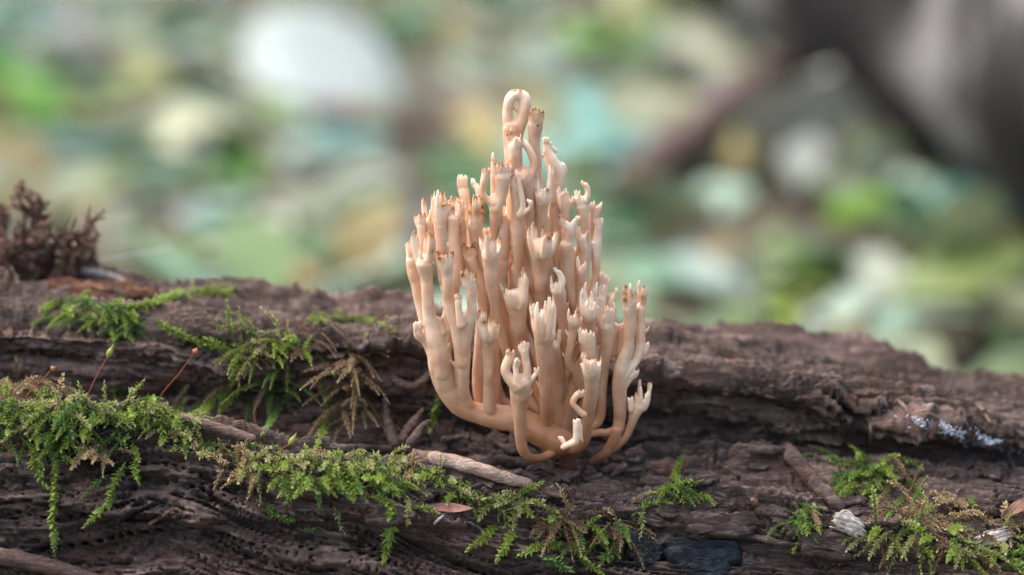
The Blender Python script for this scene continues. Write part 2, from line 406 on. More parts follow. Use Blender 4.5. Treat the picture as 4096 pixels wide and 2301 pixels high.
# ray casting on a thinned copy of the visible part
ci = np.where(np.abs(ux) < .2)[0]; ci = ci[::2]; vi = np.arange(sum(den[:3]), sum(den[:13]), 2)
sub = LOGV[np.ix_(ci, vi)]; a, b = sub.shape[:2]
i = np.arange(a-1)[:, None]; j = np.arange(b-1)[None]
SF = np.stack([i*b+j, i*b+j+1, (i+1)*b+j+1, (i+1)*b+j], -1).reshape(-1, 4)
BVH = BVHTree.FromPolygons(sub.reshape(-1, 3).tolist(), SF.tolist())
def surf(px, py):
    d = Vector(ray(px, py)).normalized(); r = BVH.ray_cast(Vector(CAM), d)
    if r[0] is None: return None, None
    n = r[1]
    if n.dot(d) > 0: n = -n
    return np.array(r[0]), np.array(n)
def drop(x, y):
    r = BVH.ray_cast(Vector((x, y, .1)), Vector((0, 0, -1)))
    return (np.array(r[0]), np.array(r[1] if r[1].z > 0 else -r[1])) if r[0] is not None else (None, None)
def on_log(path, off=.0006, smooth=1):
    """photo path laid on the log: list of points just above the surface"""
    pts = np.array(path, float); n = max(6, int(np.sum(np.linalg.norm(np.diff(pts[:, :2], axis=0), axis=1))/28))
    C = catmull(np.column_stack([pts[:, :2], np.zeros(len(pts))]), n)[:, :2]
    Ys = []
    for px, py in C:
        p, nn = surf(px, py); Ys.append(np.nan if p is None else p[1])
    Ys = np.array(Ys); ok = ~np.isnan(Ys)
    if not ok.any(): return None
    Ys = np.interp(np.arange(n), np.where(ok)[0], Ys[ok]); Y0 = Ys.copy()
    for _ in range(smooth*4):
        Ys[1:-1] = (Ys[:-2]+2*Ys[1:-1]+Ys[2:])/4; Ys = np.minimum(Ys, Y0)
    return np.array([P(px, py, y-off) for (px, py), y in zip(C, Ys)])

# ------------------------------------------------------------------ the coral fungus
# (depth at base mm, depth at top mm, grows down to the common base, stalk [(px, py, half width px)], crown tips, brown tips 0..1)
BR = [
 (0, -5, 0, [(2240, 1765, 58), (2070, 1682, 50), (2005, 1672, 47), (1930, 1658, 43), (1850, 1630, 42), (1792, 1563, 45), (1766, 1480, 50), (1757, 1420, 49), (1742, 1355, 36), (1727, 1300, 24)], [], 0),
 (-4.6, -6, 0, [(1766, 1490, 36), (1752, 1410, 40), (1735, 1340, 36), (1724, 1295, 30), (1717, 1262, 27), (1711, 1193, 26), (1706, 1110, 27), (1702, 1055, 35), (1700, 1025, 34)],
   [(1650, 936, 10), (1659, 926, 11), (1708, 935, 9), (1718, 932, 9), (1676, 975, 9), (1728, 940, 7)], .35),
 (-3, -2, 0, [(1745, 1400, 22), (1705, 1330, 17), (1685, 1250, 17), (1665, 1150, 20), (1650, 1080, 24), (1648, 1020, 21)], [(1631, 972, 7), (1640, 965, 8), (1668, 985, 8)], .1),
 (-4.6, 1, 0, [(1766, 1490, 36), (1763, 1410, 40), (1777, 1340, 36), (1789, 1295, 32), (1800, 1240, 29), (1812, 1150, 28), (1818, 1050, 27), (1815, 960, 26), (1810, 890, 27), (1812, 855, 31)],
   [(1806, 788, 9), (1804, 817, 8), (1829, 795, 9), (1838, 804, 8), (1790, 815, 7)], .35),
 (-5, -5, 0, [(1770, 1330, 18), (1764, 1300, 12), (1760, 1275, 11)], [(1754, 1266, 6), (1768, 1267, 6)], 0),
 (-4, -5, 0, [(1722, 1420, 15), (1700, 1372, 14), (1676, 1345, 17), (1668, 1318, 15)], [(1663, 1288, 7), (1680, 1284, 8), (1690, 1300, 6)], 0),
 (-2, -7, 0, [(1935, 1662, 26), (1888, 1634, 24), (1864, 1600, 24), (1853, 1560, 25), (1850, 1484, 29), (1849, 1410, 33), (1840, 1355, 29), (1820, 1285, 20)], [], 0),
 (-6, -8, 0, [(1850, 1450, 26), (1842, 1370, 31), (1828, 1300, 30), (1805, 1245, 26), (1791, 1193, 22), (1787, 1110, 23), (1785, 1062, 27), (1785, 1042, 29)],
   [(1752, 1006, 10), (1763, 1033, 8), (1787, 1010, 9), (1804, 1008, 10)], 1),
 (-6, -8, 0, [(1850, 1450, 26), (1854, 1370, 31), (1866, 1300, 29), (1884, 1250, 24), (1888, 1235, 20), (1884, 1166, 21), (1876, 1122, 24)], [(1845, 1087, 8), (1870, 1066, 9), (1886, 1083, 8), (1858, 1105, 7)], .7),
 (-9, -9, 0, [(1845, 1300, 20), (1836, 1250, 14), (1832, 1190, 13)], [(1822, 1176, 6), (1832, 1173, 6), (1843, 1177, 6)], .1),
 (2, 1, 0, [(1930, 1630, 28), (1915, 1560, 26), (1914, 1480, 26), (1925, 1350, 27), (1935, 1221, 28), (1920, 1130, 29), (1886, 1050, 27), (1878, 1010, 31)],
   [(1856, 975, 9), (1900, 968, 9), (1870, 990, 7), (1888, 985, 7)], .8),
 (-1.6, -7, 0, [(1968, 1672, 24), (1962, 1640, 27), (1957, 1600, 26), (1955, 1540, 22), (1955, 1484, 22), (1952, 1387, 26), (1951, 1340, 34), (1953, 1315, 41)],
   [(1918, 1240, 9), (1937, 1242, 9), (1960, 1266, 9), (1972, 1275, 8), (1940, 1310, 7), (1994, 1288, 8)], .45),
 (0, -5, 1, [(2040, 1430, 21), (2010, 1330, 20), (1990, 1262, 20), (1976, 1193, 23), (1965, 1110, 29), (1962, 1030, 34), (1962, 1000, 38)],
   [(1930, 948, 9), (1950, 926, 8), (1998, 950, 9), (1978, 955, 8), (1965, 968, 7)], .3),
 (0, 1, 0, [(1703, 1060, 18), (1692, 960, 17), (1684, 895, 18)], [(1661, 857, 7), (1680, 852, 8), (1697, 853, 7)], .6),
 (1, 2, 0, [(1715, 1060, 18), (1720, 960, 19), (1718, 880, 20)], [(1697, 791, 9), (1720, 838, 6), (1735, 785, 9)], .7),
 (0, -1, 0, [(1778, 1120, 24), (1767, 1040, 22), (1760, 950, 21), (1758, 880, 23)],
   [(1735, 785, 8), (1752, 764, 10), (1767, 770, 8), (1782, 795, 8), (1757, 811, 7), (1771, 822, 7)], .45),
 (2, 2, 0, [(1850, 1120, 20), (1856, 1040, 17), (1850, 950, 16), (1845, 880, 18)], [(1838, 803, 8), (1853, 811, 7), (1829, 798, 8), (1845, 820, 7)], .15),
 (8, 10, 0, [(1880, 1050, 20), (1868, 840, 20), (1850, 745, 20)], [(1836, 702, 7), (1848, 700, 7), (1862, 702, 7)], 0),
 (8, 10, 0, [(1890, 900, 16), (1914, 784, 13), (1900, 735, 12)], [(1891, 716, 7), (1899, 722, 6)], 0),
 (3, -1, 0, [(1925, 1120, 26), (1912, 1000, 27), (1902, 910, 28), (1902, 875, 28)],
   [(1885, 808, 9), (1904, 788, 12), (1923, 793, 10), (1905, 836, 8), (1932, 830, 7)], .9),
 (2, -4, 1, [(1962, 1050, 18), (1975, 930, 17), (1984, 850, 27), (1978, 805, 26)], [], 0),
 (-4, -4, 0, [(1972, 815, 18), (1940, 790, 15), (1931, 765, 14), (1934, 735, 14), (1942, 700, 15), (1946, 682, 17)], [(1932, 672, 6), (1944, 669, 6), (1956, 671, 6), (1961, 676, 5)], .25),
 (-4, -4, 0, [(1985, 830, 26), (2004, 775, 27), (2009, 715, 31), (2009, 678, 34)], [(1980, 650, 7), (1996, 652, 7), (2014, 660, 7), (2030, 655, 7), (2042, 668, 6), (2005, 645, 7)], .35),
 (6, 7, 0, [(1980, 900, 12), (1971, 746, 10), (1973, 650, 9)], [(1972, 612, 7)], 0),
 (0, -4, 1, [(2069, 1110, 24), (2075, 1047, 21), (2072, 964, 25), (2069, 881, 27), (2064, 798, 21), (2055, 735, 14)], [(2046, 702, 6), (2056, 698, 6)], .5),
 (-4, -4, 0, [(2080, 860, 16), (2092, 826, 13), (2083, 770, 12), (2073, 720, 10)], [(2066, 683, 7)], 0),
 (-4, -5, 0, [(2080, 870, 10), (2102, 850, 9), (2124, 828, 9), (2122, 808, 8)], [(2109, 795, 6)], 0),
 (3, 2, 1, [(2072, 880, 40), (2060, 720, 38), (2052, 600, 36), (2055, 515, 40)], [], 0),
 (2, 2, 0, [(2050, 545, 28), (2036, 500, 25), (2029, 449, 21), (2040, 400, 20), (2056, 380, 19), (2078, 378, 18)], [(2046, 356, 6), (2060, 358, 5), (2080, 358, 6)], .4),
 (2, 2, 0, [(2060, 545, 29), (2084, 490, 26), (2098, 434, 25), (2099, 398, 22), (2086, 382, 19), (2066, 378, 16)], [(2092, 362, 6), (2104, 368, 6)], .3),
 (1, -2, 1, [(2119, 900, 36), (2118, 826, 35), (2108, 743, 41), (2092, 710, 42)], [], 0),
 (-2, -2, 0, [(2085, 725, 32), (2062, 672, 25), (2056, 600, 22), (2056, 572, 24)], [(2046, 512, 7), (2029, 535, 7), (2062, 545, 7), (2074, 550, 6), (2090, 552, 6)], .25),
 (-2, -1, 0, [(2110, 720, 24), (2137, 672, 18), (2122, 612, 16), (2094, 570, 14), (2070, 560, 12)], [], 0),
 (2, 1, 1, [(2150, 760, 22), (2147, 642, 21), (2139, 580, 24), (2142, 508, 27), (2146, 470, 29)], [(2131, 436, 8), (2142, 432, 7), (2156, 438, 7), (2168, 448, 8), (2122, 450, 7)], .8),
 (5, 6, 1, [(2221, 800, 25), (2228, 715, 31), (2222, 690, 34), (2204, 642, 28), (2187, 600, 15), (2185, 572, 13)], [(2181, 549, 7), (2191, 550, 7), (2209, 583, 9), (2227, 610, 9)], 0),
 (6, 6, 0, [(2240, 715, 14), (2260, 685, 10), (2252, 660, 9)], [(2243, 650, 7)], 0),
 (1, -2, 1, [(2168, 1000, 25), (2168, 895, 26), (2169, 826, 25), (2174, 780, 31)], [(2148, 690, 13), (2199, 664, 9), (2196, 700, 8), (2170, 745, 6), (2150, 720, 12)], .1),
 (1, -6, 1, [(2170, 1290, 25), (2166, 1193, 25), (2163, 1138, 27), (2160, 1055, 32), (2158, 1005, 38), (2165, 972, 50)],
   [(2132, 893, 11), (2118, 910, 9), (2171, 905, 8), (2185, 924, 8), (2205, 923, 8), (2229, 920, 12), (2222, 924, 8)], .6),
 (3, -10, 0, [(2235, 1800, 30), (2208, 1768, 26), (2188, 1725, 21), (2184, 1660, 21), (2183, 1596, 22), (2180, 1488, 26), (2175, 1390, 31), (2176, 1340, 38), (2179, 1305, 44)],
   [(2136, 1217, 11), (2150, 1212, 11), (2182, 1206, 9), (2199, 1192, 10), (2213, 1209, 11), (2166, 1240, 9), (2186, 1260, 9), (2202, 1245, 9)], .05),
 (0, -13, 0, [(2235, 1790, 20), (2210, 1805, 18), (2172, 1830, 17), (2128, 1832, 18), (2097, 1808, 21), (2084, 1762, 23), (2080, 1691, 26), (2079, 1622, 32), (2080, 1560, 38), (2080, 1530, 38)], [], 0),
 (-13, -13, 0, [(2070, 1550, 26), (2030, 1502, 20), (2022, 1475, 18), (2034, 1436, 16), (2044, 1420, 16)], [(2031, 1399, 7), (2053, 1402, 7), (2043, 1412, 6)], .2),
 (-13, -13, 0, [(2095, 1550, 24), (2108, 1490, 18), (2101, 1425, 15), (2095, 1390, 18)], [(2076, 1375, 6), (2087, 1364, 6), (2098, 1362, 6), (2110, 1366, 6), (2116, 1370, 5)], .2),
 (-14, -14, 0, [(2082, 1545, 18), (2066, 1500, 11), (2062, 1466, 10)], [(2066, 1432, 7), (2078, 1440, 6)], 0),
 (-12, -11, 0, [(2100, 1540, 14), (2130, 1514, 9), (2146, 1488, 8)], [(2152, 1466, 5), (2140, 1468, 5)], 0),
 (2, -5, 1, [(2090, 1560, 30), (2078, 1420, 32), (2073, 1340, 32), (2072, 1276, 34), (2066, 1200, 42), (2066, 1180, 44)],
   [(2093, 1072, 9), (2098, 1100, 13), (2088, 1105, 12), (2004, 1139, 9), (2012, 1143, 8), (2027, 1157, 7), (2041, 1162, 7), (2053, 1162, 6), (2064, 1163, 6)], .05),
 (1, 0, 1, [(2016, 1180, 20), (2012, 1080, 22), (2018, 1000, 24), (2017, 900, 23)], [(2002, 860, 7), (2022, 855, 8), (2034, 870, 7)], 0),
 (2, -4, 1, [(2262, 1480, 21), (2254, 1304, 23), (2240, 1193, 27), (2230, 1150, 24)], [(2207, 1100, 6), (2205, 1140, 7)], 0),
 (-4, -4, 0, [(2236, 1165, 18), (2247, 1120, 14), (2236, 1090, 10)], [(2215, 1071, 8)], 0),
 (2, -1, 1, [(2310, 1330, 20), (2302, 1240, 19), (2283, 1193, 24), (2275, 1138, 25), (2266, 1030, 30), (2265, 985, 29)], [], 0),
 (-1, -1, 0, [(2268, 1000, 22), (2276, 930, 17), (2256, 890, 15)], [(2240, 866, 7), (2252, 864, 7)], .3),
 (-1, 0, 0, [(2270, 990, 18), (2293, 900, 11), (2306, 880, 10)], [(2306, 862, 6), (2316, 863, 6)], 0),
 (3, 3, 1, [(2268, 950, 16), (2264, 854, 17), (2263, 815, 26)], [(2236, 750, 8), (2264, 754, 7), (2288, 782, 6), (2250, 770, 8)], 0),
 (3, 3, 0, [(2268, 820, 14), (2296, 806, 13), (2322, 800, 18)], [], 0),
 (3, 3, 1, [(2345, 1050, 19), (2340, 909, 20), (2333, 854, 22), (2325, 808, 25)], [(2306, 763, 8), (2296, 785, 6), (2318, 765, 7)], 0),
 (3, 3, 0, [(2330, 820, 16), (2350, 790, 12), (2351, 757, 11), (2342, 740, 10)], [(2328, 724, 7)], 0),
 (5, 5, 0, [(2368, 980, 15), (2373, 876, 16), (2379, 840, 20)], [(2366, 812, 7), (2376, 806, 7), (2406, 806, 6), (2398, 818, 7)], 0),
 (4, 4, 1, [(2373, 1130, 16), (2384, 1083, 17), (2385, 1019, 22), (2387, 978, 22), (2392, 936, 16), (2395, 896, 15)], [(2383, 868, 6), (2396, 864, 7), (2408, 870, 6)], .1),
 (4, 3, 0, [(2382, 1010, 14), (2368, 978, 10)], [(2360, 960, 5), (2372, 962, 5)], 0),
 (2, 2, 1, [(2333, 1050, 20), (2326, 964, 20), (2324, 940, 20)], [(2307, 893, 7), (2351, 921, 6), (2318, 905, 6)], 0),
 (0, -2, 1, [(2326, 1180, 15), (2331, 1110, 15), (2327, 1078, 16)], [(2312, 1028, 7), (2340, 1045, 6), (2330, 1058, 6)], 0),
 (0, -5, 1, [(2356, 1430, 28), (2352, 1320, 29), (2353, 1271, 28), (2354, 1245, 30)],
   [(2343, 1132, 10), (2330, 1158, 9), (2366, 1168, 11), (2348, 1205, 9), (2380, 1215, 8), (2390, 1225, 7), (2360, 1225, 8)], 0),
 (-5, -8, 0, [(2359, 1460, 27), (2354, 1400, 28), (2347, 1350, 29)], [(2322, 1311, 8), (2345, 1322, 9), (2362, 1325, 8)], 0),
 (2, 0, 1, [(2395, 1680, 20), (2406, 1560, 21), (2414, 1452, 25), (2428, 1382, 29), (2428, 1326, 31), (2422, 1275, 34)],
   [(2413, 1145, 9), (2388, 1132, 9), (2396, 1190, 9), (2455, 1214, 8), (2462, 1235, 7), (2430, 1225, 8), (2445, 1232, 7)], 0),
 (6, 6, 1, [(2410, 1300, 22), (2408, 1200, 24), (2405, 1130, 26)], [(2395, 1090, 7), (2410, 1086, 7), (2425, 1100, 7), (2436, 1118, 6), (2388, 1100, 6)], 0),
 (4, 5, 0, [(2432, 1280, 14), (2443, 1210, 10), (2456, 1180, 9)], [(2464, 1152, 7)], 0),
 (3, 3, 0, [(2470, 1470, 17), (2482, 1382, 16), (2489, 1326, 14)], [(2484, 1290, 6), (2494, 1288, 7)], 0),
 (3, 3, 0, [(2455, 1420, 12), (2462, 1340, 11), (2467, 1310, 10)], [(2462, 1288, 6), (2473, 1294, 6)], 0),
 (2, -1, 0, [(2290, 1775, 24), (2345, 1742, 18), (2395, 1730, 16), (2424, 1733, 16), (2466, 1722, 23), (2478, 1686, 23), (2481, 1632, 25), (2478, 1560, 30), (2482, 1488, 30), (2499, 1434, 27), (2516, 1382, 23), (2518, 1271, 22), (2517, 1215, 25)],
   [(2503, 1143, 9), (2521, 1135, 9), (2502, 1172, 7), (2541, 1168, 7), (2532, 1175, 6)], .7),
 (0, 1, 0, [(2492, 1510, 22), (2538, 1455, 16), (2556, 1416, 17), (2562, 1382, 19), (2563, 1271, 19), (2563, 1215, 21)], [(2557, 1126, 9), (2577, 1143, 8), (2566, 1190, 6)], .6),
 (1, 2, 0, [(2560, 1430, 10), (2584, 1390, 10)], [(2592, 1366, 6), (2578, 1365, 6)], 0),
 (2, 0, 0, [(2370, 1850, 18), (2418, 1818, 21), (2452, 1770, 23), (2466, 1722, 22)], [], 0),
 (0, 0, 0, [(2490, 1560, 14), (2522, 1510, 13), (2535, 1492, 15)], [(2521, 1464, 6), (2555, 1471, 6), (2540, 1480, 5)], .2),
 (1, 1, 0, [(2450, 1800, 14), (2498, 1755, 16), (2526, 1696, 18), (2541, 1650, 23), (2566, 1606, 27)], [(2596, 1533, 8), (2564, 1550, 8), (2560, 1522, 8), (2550, 1570, 7), (2590, 1570, 9)], .25),
 (0, 0, 0, [(2524, 1640, 12), (2522, 1600, 12)], [(2514, 1588, 6), (2528, 1585, 6)], 0),
 (0, -11, 0, [(2245, 1792, 24), (2300, 1796, 22), (2330, 1770, 24), (2345, 1730, 24), (2348, 1690, 25), (2358, 1620, 26), (2368, 1550, 27), (2367, 1490, 32), (2367, 1462, 35)],
   [(2334, 1411, 9), (2344, 1425, 6), (2354, 1438, 5), (2366, 1436, 6), (2376, 1436, 5), (2385, 1433, 6), (2400, 1447, 6), (2320, 1454, 6)], .1),
 (-11, -11, 0, [(2335, 1660, 15), (2308, 1636, 12), (2291, 1612, 12), (2302, 1588, 12), (2322, 1570, 14)], [(2318, 1555, 5), (2332, 1557, 5), (2340, 1564, 5)], 0),
 (-15, -15, 0, [(2252, 1790, 12), (2276, 1778, 14), (2302, 1764, 16), (2308, 1730, 14), (2307, 1690, 15)], [(2296, 1676, 5), (2308, 1670, 5), (2318, 1673, 5), (2332, 1770, 6)], 0),
 (-14, -14, 0, [(2262, 1785, 10), (2250, 1760, 9), (2243, 1750, 9)], [(2236, 1744, 5)], 0),
 (-2, -8, 0, [(2330, 1570, 22), (2318, 1520, 20), (2303, 1486, 19), (2280, 1460, 18), (2273, 1427, 16), (2283, 1382, 17), (2295, 1300, 20), (2300, 1275, 25)],
   [(2276, 1238, 7), (2307, 1231, 6), (2334, 1262, 6), (2290, 1257, 5), (2320, 1265, 5)], .1),
 (3, 1, 0, [(2290, 1920, 24), (2278, 1860, 28), (2258, 1810, 40), (2245, 1765, 56)], [], 0),
 # stalks inside the clump
 (3, 4, 1, [(2150, 1600, 24), (2140, 1450, 24), (2125, 1300, 26), (2120, 1150, 26), (2120, 1000, 24), (2120, 860, 24)], 4, 0),
 (4, 5, 1, [(2240, 1600, 22), (2220, 1400, 24), (2210, 1200, 25), (2205, 1000, 26), (2215, 850, 22)], 3, 0),
 (5, 5, 1, [(2030, 1500, 22), (2020, 1300, 24), (2000, 1150, 26), (1985, 1000, 24)], 4, 0),
 (6, 7, 1, [(2300, 1500, 22), (2310, 1350, 22), (2300, 1150, 24), (2310, 1000, 20)], 4, 0),
 (6, 8, 1, [(2090, 1400, 22), (2060, 1200, 24), (2050, 1000, 24), (2040, 850, 24)], 4, 0),
 (5, 8, 1, [(2340, 1600, 20), (2370, 1450, 22), (2375, 1300, 24)], 5, 0),
 (8, 11, 1, [(2170, 1400, 24), (2165, 1150, 26), (2160, 950, 25), (2155, 800, 22)], 4, 0),
 (4, 3, 1, [(2010, 1600, 20), (1975, 1480, 22), (1960, 1380, 22)], 3, 0),
 (4, 2, 0, [(2090, 1690, 30), (2000, 1640, 22), (1985, 1560, 18), (1990, 1450, 18), (1998, 1340, 18)], 3, 0),
 (9, 12, 1, [(2260, 1300, 22), (2255, 1100, 24), (2250, 950, 22)], 4, 0),
 (7, 9, 1, [(1960, 1300, 22), (1940, 1100, 22), (1935, 960, 20)], 4, 0),
 (1, -3, 1, [(2225, 1640, 20), (2238, 1560, 20), (2228, 1440, 20), (2215, 1370, 21)], 3, 0),
]
FOOT = next(q for q, b in enumerate(BR) if b[3][0][:2] == (2290, 1920))
MMPX = DIST*SPX*1000            # photo pixel in mm on the fungus
parts_out = []                  # (raw mesh parts in mm, colour info)
def crown_parts(c, r, tips, d):
    out = []; tip3 = []
    c = np.array(c)
    for (tx, ty, tr, dd) in tips:
        tip = P(tx, ty, (d+dd)*1e-3)*1000
        w = tip-c; hgt = w[2]; horiz = np.array([w[0], w[1], 0]); hl = np.linalg.norm(horiz)+1e-6
        lim = min(hl, r*MMPX*1.04)
        rim = c + horiz/hl*lim + np.array([0, 0, .22*hgt])
        pr = tr*MMPX
        dr = horiz/hl*lim; C = catmull(np.vstack([c+dr*.45-np.array([0, 0, 1.1*r*MMPX]), c+dr*.78-np.array([0, 0, .45*r*MMPX]), rim, rim*.4+tip*.6+horiz/hl*.05*hgt, tip]), 14)
        s = np.linspace(0, 1, 14)
        rad = 1.12*np.interp(s, [0, .25, .5, .8, 1], [min(r*MMPX*.4, pr*1.2), min(r*MMPX*.4, pr*1.35), pr*1.12, pr*.82, pr*.36])
        out.append(tube(C, rad, 9)); tip3.append(tip)
    return out, tip3
def tip_split(prong):
    """a point of the crown cut in two: its foot, which is one flesh with the branch, and its upper end"""
    V, f4, f3 = prong; k = 9; n = (len(V)-2)//k; i0 = n-9
    def piece(a, b, grow):
        R_ = V[a*k:b*k].reshape(-1, k, 3); c = R_.mean(1, keepdims=True); g_ = np.full(len(R_), 1.0)
        if grow: g_[:6] = [.55, .7, .82, .92, .98, 1.0]
        R_ = c+(R_-c)*g_[:, None, None]
        m = len(R_); W = np.vstack([R_.reshape(-1, 3), c[0], c[-1] if b < n else V[-1][None]]); i = np.arange(m-1)[:, None]; j = np.arange(k)[None]
        A = np.stack([i*k+j, i*k+(j+1) % k, (i+1)*k+(j+1) % k, (i+1)*k+j], -1).reshape(-1, 4); j = np.arange(k); q = m*k
        B = np.vstack([np.stack([np.full(k, q), (j+1) % k, j], 1), np.stack([np.full(k, q+1), (m-1)*k+j, (m-1)*k+(j+1) % k], 1)])
        return W, A, B
    return piece(0, i0+5, 0), piece(i0, n, 1)
fungus = thing('coral_fungus', 'pale peach coral fungus with upright branches and crown-like toothed tips', 'fungus')
froot = P(2240, 1800, .002); fungus.location = froot
jobs = []; crowns = []; stalks = {}; tipinfo = {}; lines = {}; owner_of = {}; origin0 = np.array(froot)*1000
for bi, (d0, d1, root, path, tips, brown) in enumerate(BR):
    rr = random.Random(100+bi)
    path = [tuple(p) for p in path]; D = list(np.linspace(d0, d1, len(path)))
    if root:
        x0, y0, r0 = path[0]; ext = []
        for f in (0.0, .33, .66):
            yy = 1800+(y0-1800)*f; ext.append((2240+(x0-2240)*(f**1.6)*.92, yy, r0*1.0+4*(1-f)))
        dd = [1.5+(d0-1.5)*f for f in (0, .33, .66)]
        path = ext+path; D = dd+D
    pts = np.array([np.append(P(x, y, d*1e-3)*1000, r*MMPX) for (x, y, r), d in zip(path, D)])
    L = np.sum(np.linalg.norm(np.diff(pts[:, :3], axis=0), axis=1)); n = max(8, int(L/.45))
    C = catmull(pts, n); wob = C.copy()
    ph = rr.uniform(0, 99); s = np.linspace(0, L, n)
    for q, a in ((0, .11), (1, .25)): wob[:, q] += a*fbm(s/3.2+ph, s*0+q*7+ph, 2)*np.minimum(1, np.minimum(s, L-s)/2)
    rad = np.maximum(C[:, 3], .18)*(1.07+.05*fbm(s/3.5+ph+9, s*0, 2))
    cut = n
    if tips:                     # the stalk stops below the hollow of its crown
        back = np.cumsum(np.linalg.norm(np.diff(wob[::-1, :3], axis=0), axis=1)); cut = n-int(np.searchsorted(back, min(.9*rad[-1], L*.3)))
        cut = max(cut, 4)
    extra = []
    for q in range(rr.choice((0, 0, 1, 2)) if L > 9 else 0):       # small side teeth
        ii = int(n*rr.uniform(.45, .93)); an = rr.choice((0, math.pi))+rr.uniform(-.7, .7); o_ = np.array([math.cos(an), -math.sin(abs(an)) if rr.random() < .5 else math.sin(an), .55])
        b_ = wob[min(ii, cut-1), :3]; l_ = rad[min(ii, cut-1)]+rr.uniform(.35, 1.1); extra.append(tube(catmull(np.array([b_, b_+o_*l_*.7, b_+o_*l_*.9+np.array([0, 0, .35*l_])]), 7), np.linspace(.38, .17, 7), 8))
    if tips: rad = rad*(1+.10*sstep(L-5.5, L-.6, s)-.05*sstep(L-10, L-4, s)*(1-sstep(L-4, L, s)))
    stalk = merge([tube(wob[:cut, :3], rad[:cut], 20, groove=ph)]+extra)
    x1, y1, r1 = path[-1]; cen = wob[-1, :3]
    if isinstance(tips, int):
        tl = []
        for q in range(tips):
            an = 2*math.pi*q/tips+rr.uniform(-.4, .4)
            tl.append((x1+math.cos(an)*r1*1.05, y1-rr.uniform(30, 55), rr.uniform(6, 8), math.sin(an)*r1*MMPX))
        tips = tl
    else:
        tl = []
        for q, tp in enumerate(tips):
            tx, ty, tr = tp; fx = max(-1, min(1, (tx-x1)/(r1*1.15)))
            sg = -1 if (ty > y1-45 or q % 2) else 1
            tl.append((tx, ty, tr, sg*math.sqrt(1-fx*fx)*r1*MMPX*.8))
        tips = tl
    more = []
    for (tx, ty, tr, dd_) in tips:                       # the larger points divide again
        if tr >= 7 and rr.random() < .75:
            for sg in (-1, 1):
                if rr.random() < .8: more.append((tx+sg*tr*rr.uniform(.7, 1.3), ty-rr.uniform(-8, 12), tr*rr.uniform(.42, .6), dd_+rr.uniform(-.35, .35)))
    cp, tip3 = crown_parts(cen, r1, tips+more, D[-1]) if tips else ([], [])
    # tiny extra teeth on wide rims
    if tips and r1 >= 24:
        ex = []
        for q in range(rr.randint(4, 8)):
            an = rr.uniform(0, 2*math.pi); ex.append((x1+math.cos(an)*r1*1.05, y1-rr.uniform(12, 42), rr.uniform(3.5, 5.5), math.sin(an)*r1*MMPX*.95))
        e1, e2 = crown_parts(cen, r1, ex, D[-1]); cp += e1; tip3 += e2
    # an arm that starts inside an earlier branch is one piece of flesh with it
    owner = bi
    if not root and bi not in (FOOT,):
        st_ = pts[0, :3]; best = 9
        for q, line in lines.items():
            dd_ = np.linalg.norm(line[:, :3]-st_, axis=1)-line[:, 3]; m_ = dd_.min()
            if m_ < min(best, -.05) and np.linalg.norm(st_-origin0) > 9: best = m_; owner = owner_of[q]
    lines[bi] = np.column_stack([wob[:cut, :3], rad[:cut]]); owner_of[bi] = owner
    tipinfo.setdefault(owner, []).extend((t_, brown, bi*31+q) for q, t_ in enumerate(tip3)); stalks.setdefault(owner, []).append((stalk, tip3, brown, d1))
    if cp:
        k0 = max(0, cut-5); nb = tube(wob[k0:cut, :3], rad[k0:cut]*.93, 12)
        for q in range(len(tips)):
            if tips[q][2] >= 7: cp[q], up_ = tip_split(cp[q]); crowns.append((up_, tip3, brown, 'tip', bi, d1))
        stalks[owner].append((merge(cp+[nb]), [], brown, d1))
for ow, lst in stalks.items():
    allt = [(t_, l[2]) for l in lst for t_ in l[1]]
    jobs.append((merge([l[0] for l in lst]), [t_ for t_, b_ in allt], max(l[2] for l in lst), 'stalk', ow, lst[0][3]))
jobs += crowns
tmp = []
for (V, f4, f3), tip3, brown, kind, bi, dd in jobs:
    me = mesh_np('tmp', V, f4, f3); o = bpy.data.objects.new('tmp', me); COL.objects.link(o)
    if kind == 'stalk':
        m = o.modifiers.new('r', 'REMESH'); m.mode = 'VOXEL'; m.voxel_size = .15; m.use_smooth_shade = True
        m2 = o.modifiers.new('s', 'SMOOTH'); m2.factor = .5; m2.iterations = 4
    tmp.append(o)
dg = bpy.context.evaluated_depsgraph_get()
branch_of = {}
origin_mm = np.array(froot)*1000
